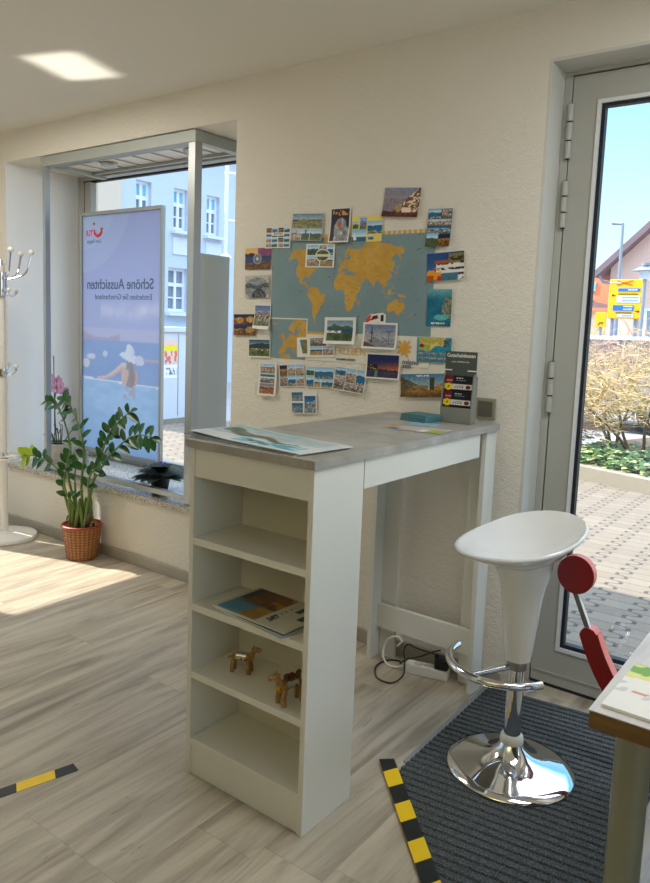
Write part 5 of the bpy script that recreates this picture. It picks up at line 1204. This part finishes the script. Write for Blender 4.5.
# opposite building seen through the display window
FX = -11.0
fb = thing('blue_building', 'pale blue building front with white sash windows across the street', 'building', (FX, 0, -.06))
S_ = (11+1.174)/(12+1.174)   # nothing stands between: plain building dimensions below
UPW = ((7.36, 7.76), (8.37, 8.77), (9.35, 9.75), (10.45, 10.87), (11.6, 12.05), (12.85, 13.3), (14.2, 14.65), (15.6, 16.05)); LOW = ((7.2, 7.72), (8.24, 8.80), (9.33, 9.9), (10.5, 11.1), (11.7, 12.3), (12.9, 13.5), (14.2, 14.8))
b = MB().box((-6, 6.9, 0), (-.16, 26, 5.3)); zz0 = 0
for z0_, z1_, row_ in ((1.62, 2.55, LOW), (3.36, 4.22, UPW)):
    b.box((-.16, 6.9, zz0), (0, 26, z0_)); yy0 = 6.9
    for y0, y1 in row_: b.box((-.16, yy0, z0_), (0, y0, z1_)); yy0 = y1
    b.box((-.16, yy0, z0_), (0, 26, z1_)); zz0 = z1_
b.box((-.16, 6.9, zz0), (0, 26, 5.3)); b.build('facade_wall', FAC, fb, smooth=0)
MB().box((-.05, 6.35, 0), (.12, 6.9, 5.3)).build('pilaster', FACB, fb, smooth=0)
MB().box((-6, 2.2, 0), (-.05, 6.35, 5.3)).build('side_wing', FACB, fb, smooth=0)
MB().box((-6.1, 2.0, 5.3), (.25, 26.2, 5.45)).build('cornice', FACW, fb, smooth=0)
def fwin(y0, y1, z0, z1, turq=True, wide=False):
    q = MB(); q.M = Matrix.Translation((-.14, 0, 0)); q.box((.0, y0, z0), (.05, y0+.06, z1)); q.box((.0, y1-.06, z0), (.05, y1, z1)); q.box((0, y0+.06, z0), (.05, y1-.06, z0+.06)); q.box((0, y0+.06, z1-.06), (.05, y1-.06, z1))
    zm = z0+(z1-z0)*.62; ym = (y0+y1)/2
    q.box((0, ym-.035, z0+.06), (.05, ym+.035, z1-.06)); q.box((0, y0+.06, zm-.04), (.05, ym-.035, zm+.04)); q.box((0, ym+.035, zm-.04), (.05, y1-.06, zm+.04))
    zl = z0+(z1-z0)*.32
    q.box((0.01, y0+.06, zl-.015), (.04, ym-.035, zl+.015)); q.box((0.01, ym+.035, zl-.015), (.04, y1-.06, zl+.015))
    wf = q.build('window', WFR, fb, smooth=0)
    MB().box((-.136, y0+.05, z0+.05), (-.126, y1-.05, zm)).build('pane', PANEG, wf, smooth=0); MB().box((-.136, y0+.05, zm), (-.126, y1-.05, z1-.05)).build('pane', PANEB if turq else PANEG, wf, smooth=0)
    MB().box((.0, y0-.08, z0-.09), (.14, y1+.08, z0-.03)).build('window_sill', FACW, fb, smooth=0)
    MB().box((.0, y0-.02, z0-.52), (.03, y1+.06, z0-.16)).build('apron_panel', FACW, fb, smooth=0) if turq else None
    return wf
for y0, y1 in UPW: fwin(y0, y1, 3.36, 4.22)
for y0, y1 in LOW: fwin(y0, y1, 1.62, 2.55, False)
MB().box((-.05, 5.35, 3.3), (-.02, 6.0, 4.3)).build('window', WFR, fb, smooth=0)
ub = thing('utility_cabinet', 'pale grey street utility cabinet with a colourful bill on it', 'utility cabinet', (-6.62, 4.02, -.02), math.radians(0))
MB().box((-.3, .0, .06), (.2, .62, 1.24)).build('body', BOXG, ub, smooth=0, bevel=.006); MB().box((-.32, -.02, 1.24), (.23, .64, 1.31)).build('lid', BOXG, ub, smooth=0, bevel=.01); MB().box((-.32, -.02, 0), (.22, .64, .06)).build('plinth', KERB, ub, smooth=0)
MB().box((.2001, .30, .1), (.204, .312, 1.22)).build('door_gap', POLEG, ub, smooth=0)
def im_bill(U, V):
    C = np.zeros(U.shape+(3,))+c3(236, 236, 240); put(C, (V > .35), mixc(c3(240, 190, 150), c3(226, 206, 226), fbm(U, V, 6, 3))); put(C, (V > .7) & (V < .86), c3(240, 220, 40)); put(C, (V > .4) & (V < .7) & (vnoise(U, V, 8, 3) > .55), c3(226, 110, 60)); put(C, (V > .36) & (V < .6) & (vnoise(U, V, 9, 9) > .66), c3(90, 110, 180)); put(C, (V > .08) & (V < .28) & (vnoise(U, V, 16, 5) > .6), c3(110, 120, 140)); return C
o = sheet('bill', .27, .52, im_bill, 24, 40, PRINTM, ub, th=.002); o.location = (.2005, .150, .88); o.rotation_euler = (0, 0, pi/2)
b = MB()
for k in range(5): b.box((.2002, .49, .86+.06*k), (.203, .53-.01*(k % 2), .895+.06*k))
b.build('stencil_marks', POLEG, ub, smooth=0)
wp = thing('white_mast', 'slim white mast with small brackets standing before the blue building', 'mast', (-8.6, 7.48, -.06))
MB().tube([(0, 0, 0), (0, 0, 5.6)], .034, 10).build('pole', LAMPW, wp)
for z in (4.5, 4.15, 3.3): MB().tube([(-.02, -.03, z), (.05, .20, z)], .025, 8).build('bracket', LAMPW, wp)
MB().lathe([(.034, 2.70), (.11, 2.64), (.12, 2.61), (.034, 2.56)], (0, 0, 0), 20).build('collar', LAMPW, wp)

# ------------------------------------------------------------------ light
def area(name, loc, rot, sx, sy, power, col, spread=pi):
    l = bpy.data.lights.new(name, 'AREA'); l.shape = 'RECTANGLE'; l.size = sx; l.size_y = sy; l.energy = power; l.color = col; l.spread = spread
    o = bpy.data.objects.new(name, l); COL.objects.link(o); o.location = loc; o.rotation_euler = rot; return o
sun = bpy.data.lights.new('sun', 'SUN'); sun.energy = 7.5; sun.angle = math.radians(.53); sun.color = (1, .93, .82)
so = bpy.data.objects.new('sun', sun); COL.objects.link(so)
el, az = math.radians(42), math.radians(17)
dv = Vector((math.cos(el)*math.cos(az), math.cos(el)*math.sin(az), -math.sin(el))); so.rotation_euler = dv.to_track_quat('-Z', 'Y').to_euler(); so.location = (-10, -5, 10)
# unseen fill lights added below the ceiling to brighten the room
area('ceiling_fill', (1.3, -.95, HC-.02), (0, 0, 0), 1.2, .5, 17, (.96, .98, 1)); area('ceiling_fill', (-2.4, -.95, HC-.02), (0, 0, 0), 1.2, .5, 17, (1, .95, .86))
area('upward_fill', (.6, -4.3, 1.9), (pi, 0, 0), 1.4, .7, 23, (1, .88, .54))  # added out-of-view fill aimed up to lift the ceiling
# added narrow lamp standing in for sunlight reflected up onto the ceiling
gl = area('ceiling_patch_lamp', (-3.6, -1.05, .75), (0, 0, 0), .34, .20, .26, (1, .96, .86), math.radians(2.5)); gl.rotation_euler = Vector((1.68, .53, 1.79)).to_track_quat('-Z', 'Y').to_euler()
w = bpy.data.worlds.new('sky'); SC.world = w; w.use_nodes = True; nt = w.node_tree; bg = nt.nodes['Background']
tc = nt.nodes.new('ShaderNodeTexCoord'); sp = nt.nodes.new('ShaderNodeSeparateXYZ'); nt.links.new(tc.outputs['Generated'], sp.inputs[0])
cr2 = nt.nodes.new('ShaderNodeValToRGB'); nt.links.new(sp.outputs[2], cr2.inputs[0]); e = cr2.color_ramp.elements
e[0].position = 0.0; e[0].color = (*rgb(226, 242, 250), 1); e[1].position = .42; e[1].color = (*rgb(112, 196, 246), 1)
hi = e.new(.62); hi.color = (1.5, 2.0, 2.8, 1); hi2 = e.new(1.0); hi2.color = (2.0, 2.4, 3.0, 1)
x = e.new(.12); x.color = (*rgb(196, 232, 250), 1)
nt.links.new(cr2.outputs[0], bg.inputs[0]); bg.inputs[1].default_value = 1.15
SC.view_settings.view_transform = 'Standard'; SC.view_settings.look = 'None'; SC.view_settings.gamma = 1; SC.view_settings.exposure = 0.43; SC.view_settings.use_curve_mapping = False
SC.cycles.use_denoising = True
SC.cycles.max_bounces = 10; SC.cycles.diffuse_bounces = 6; SC.cycles.transparent_max_bounces = 16; SC.cycles.sample_clamp_indirect = 6
SC.cycles.caustics_reflective = False; SC.cycles.caustics_refractive = False
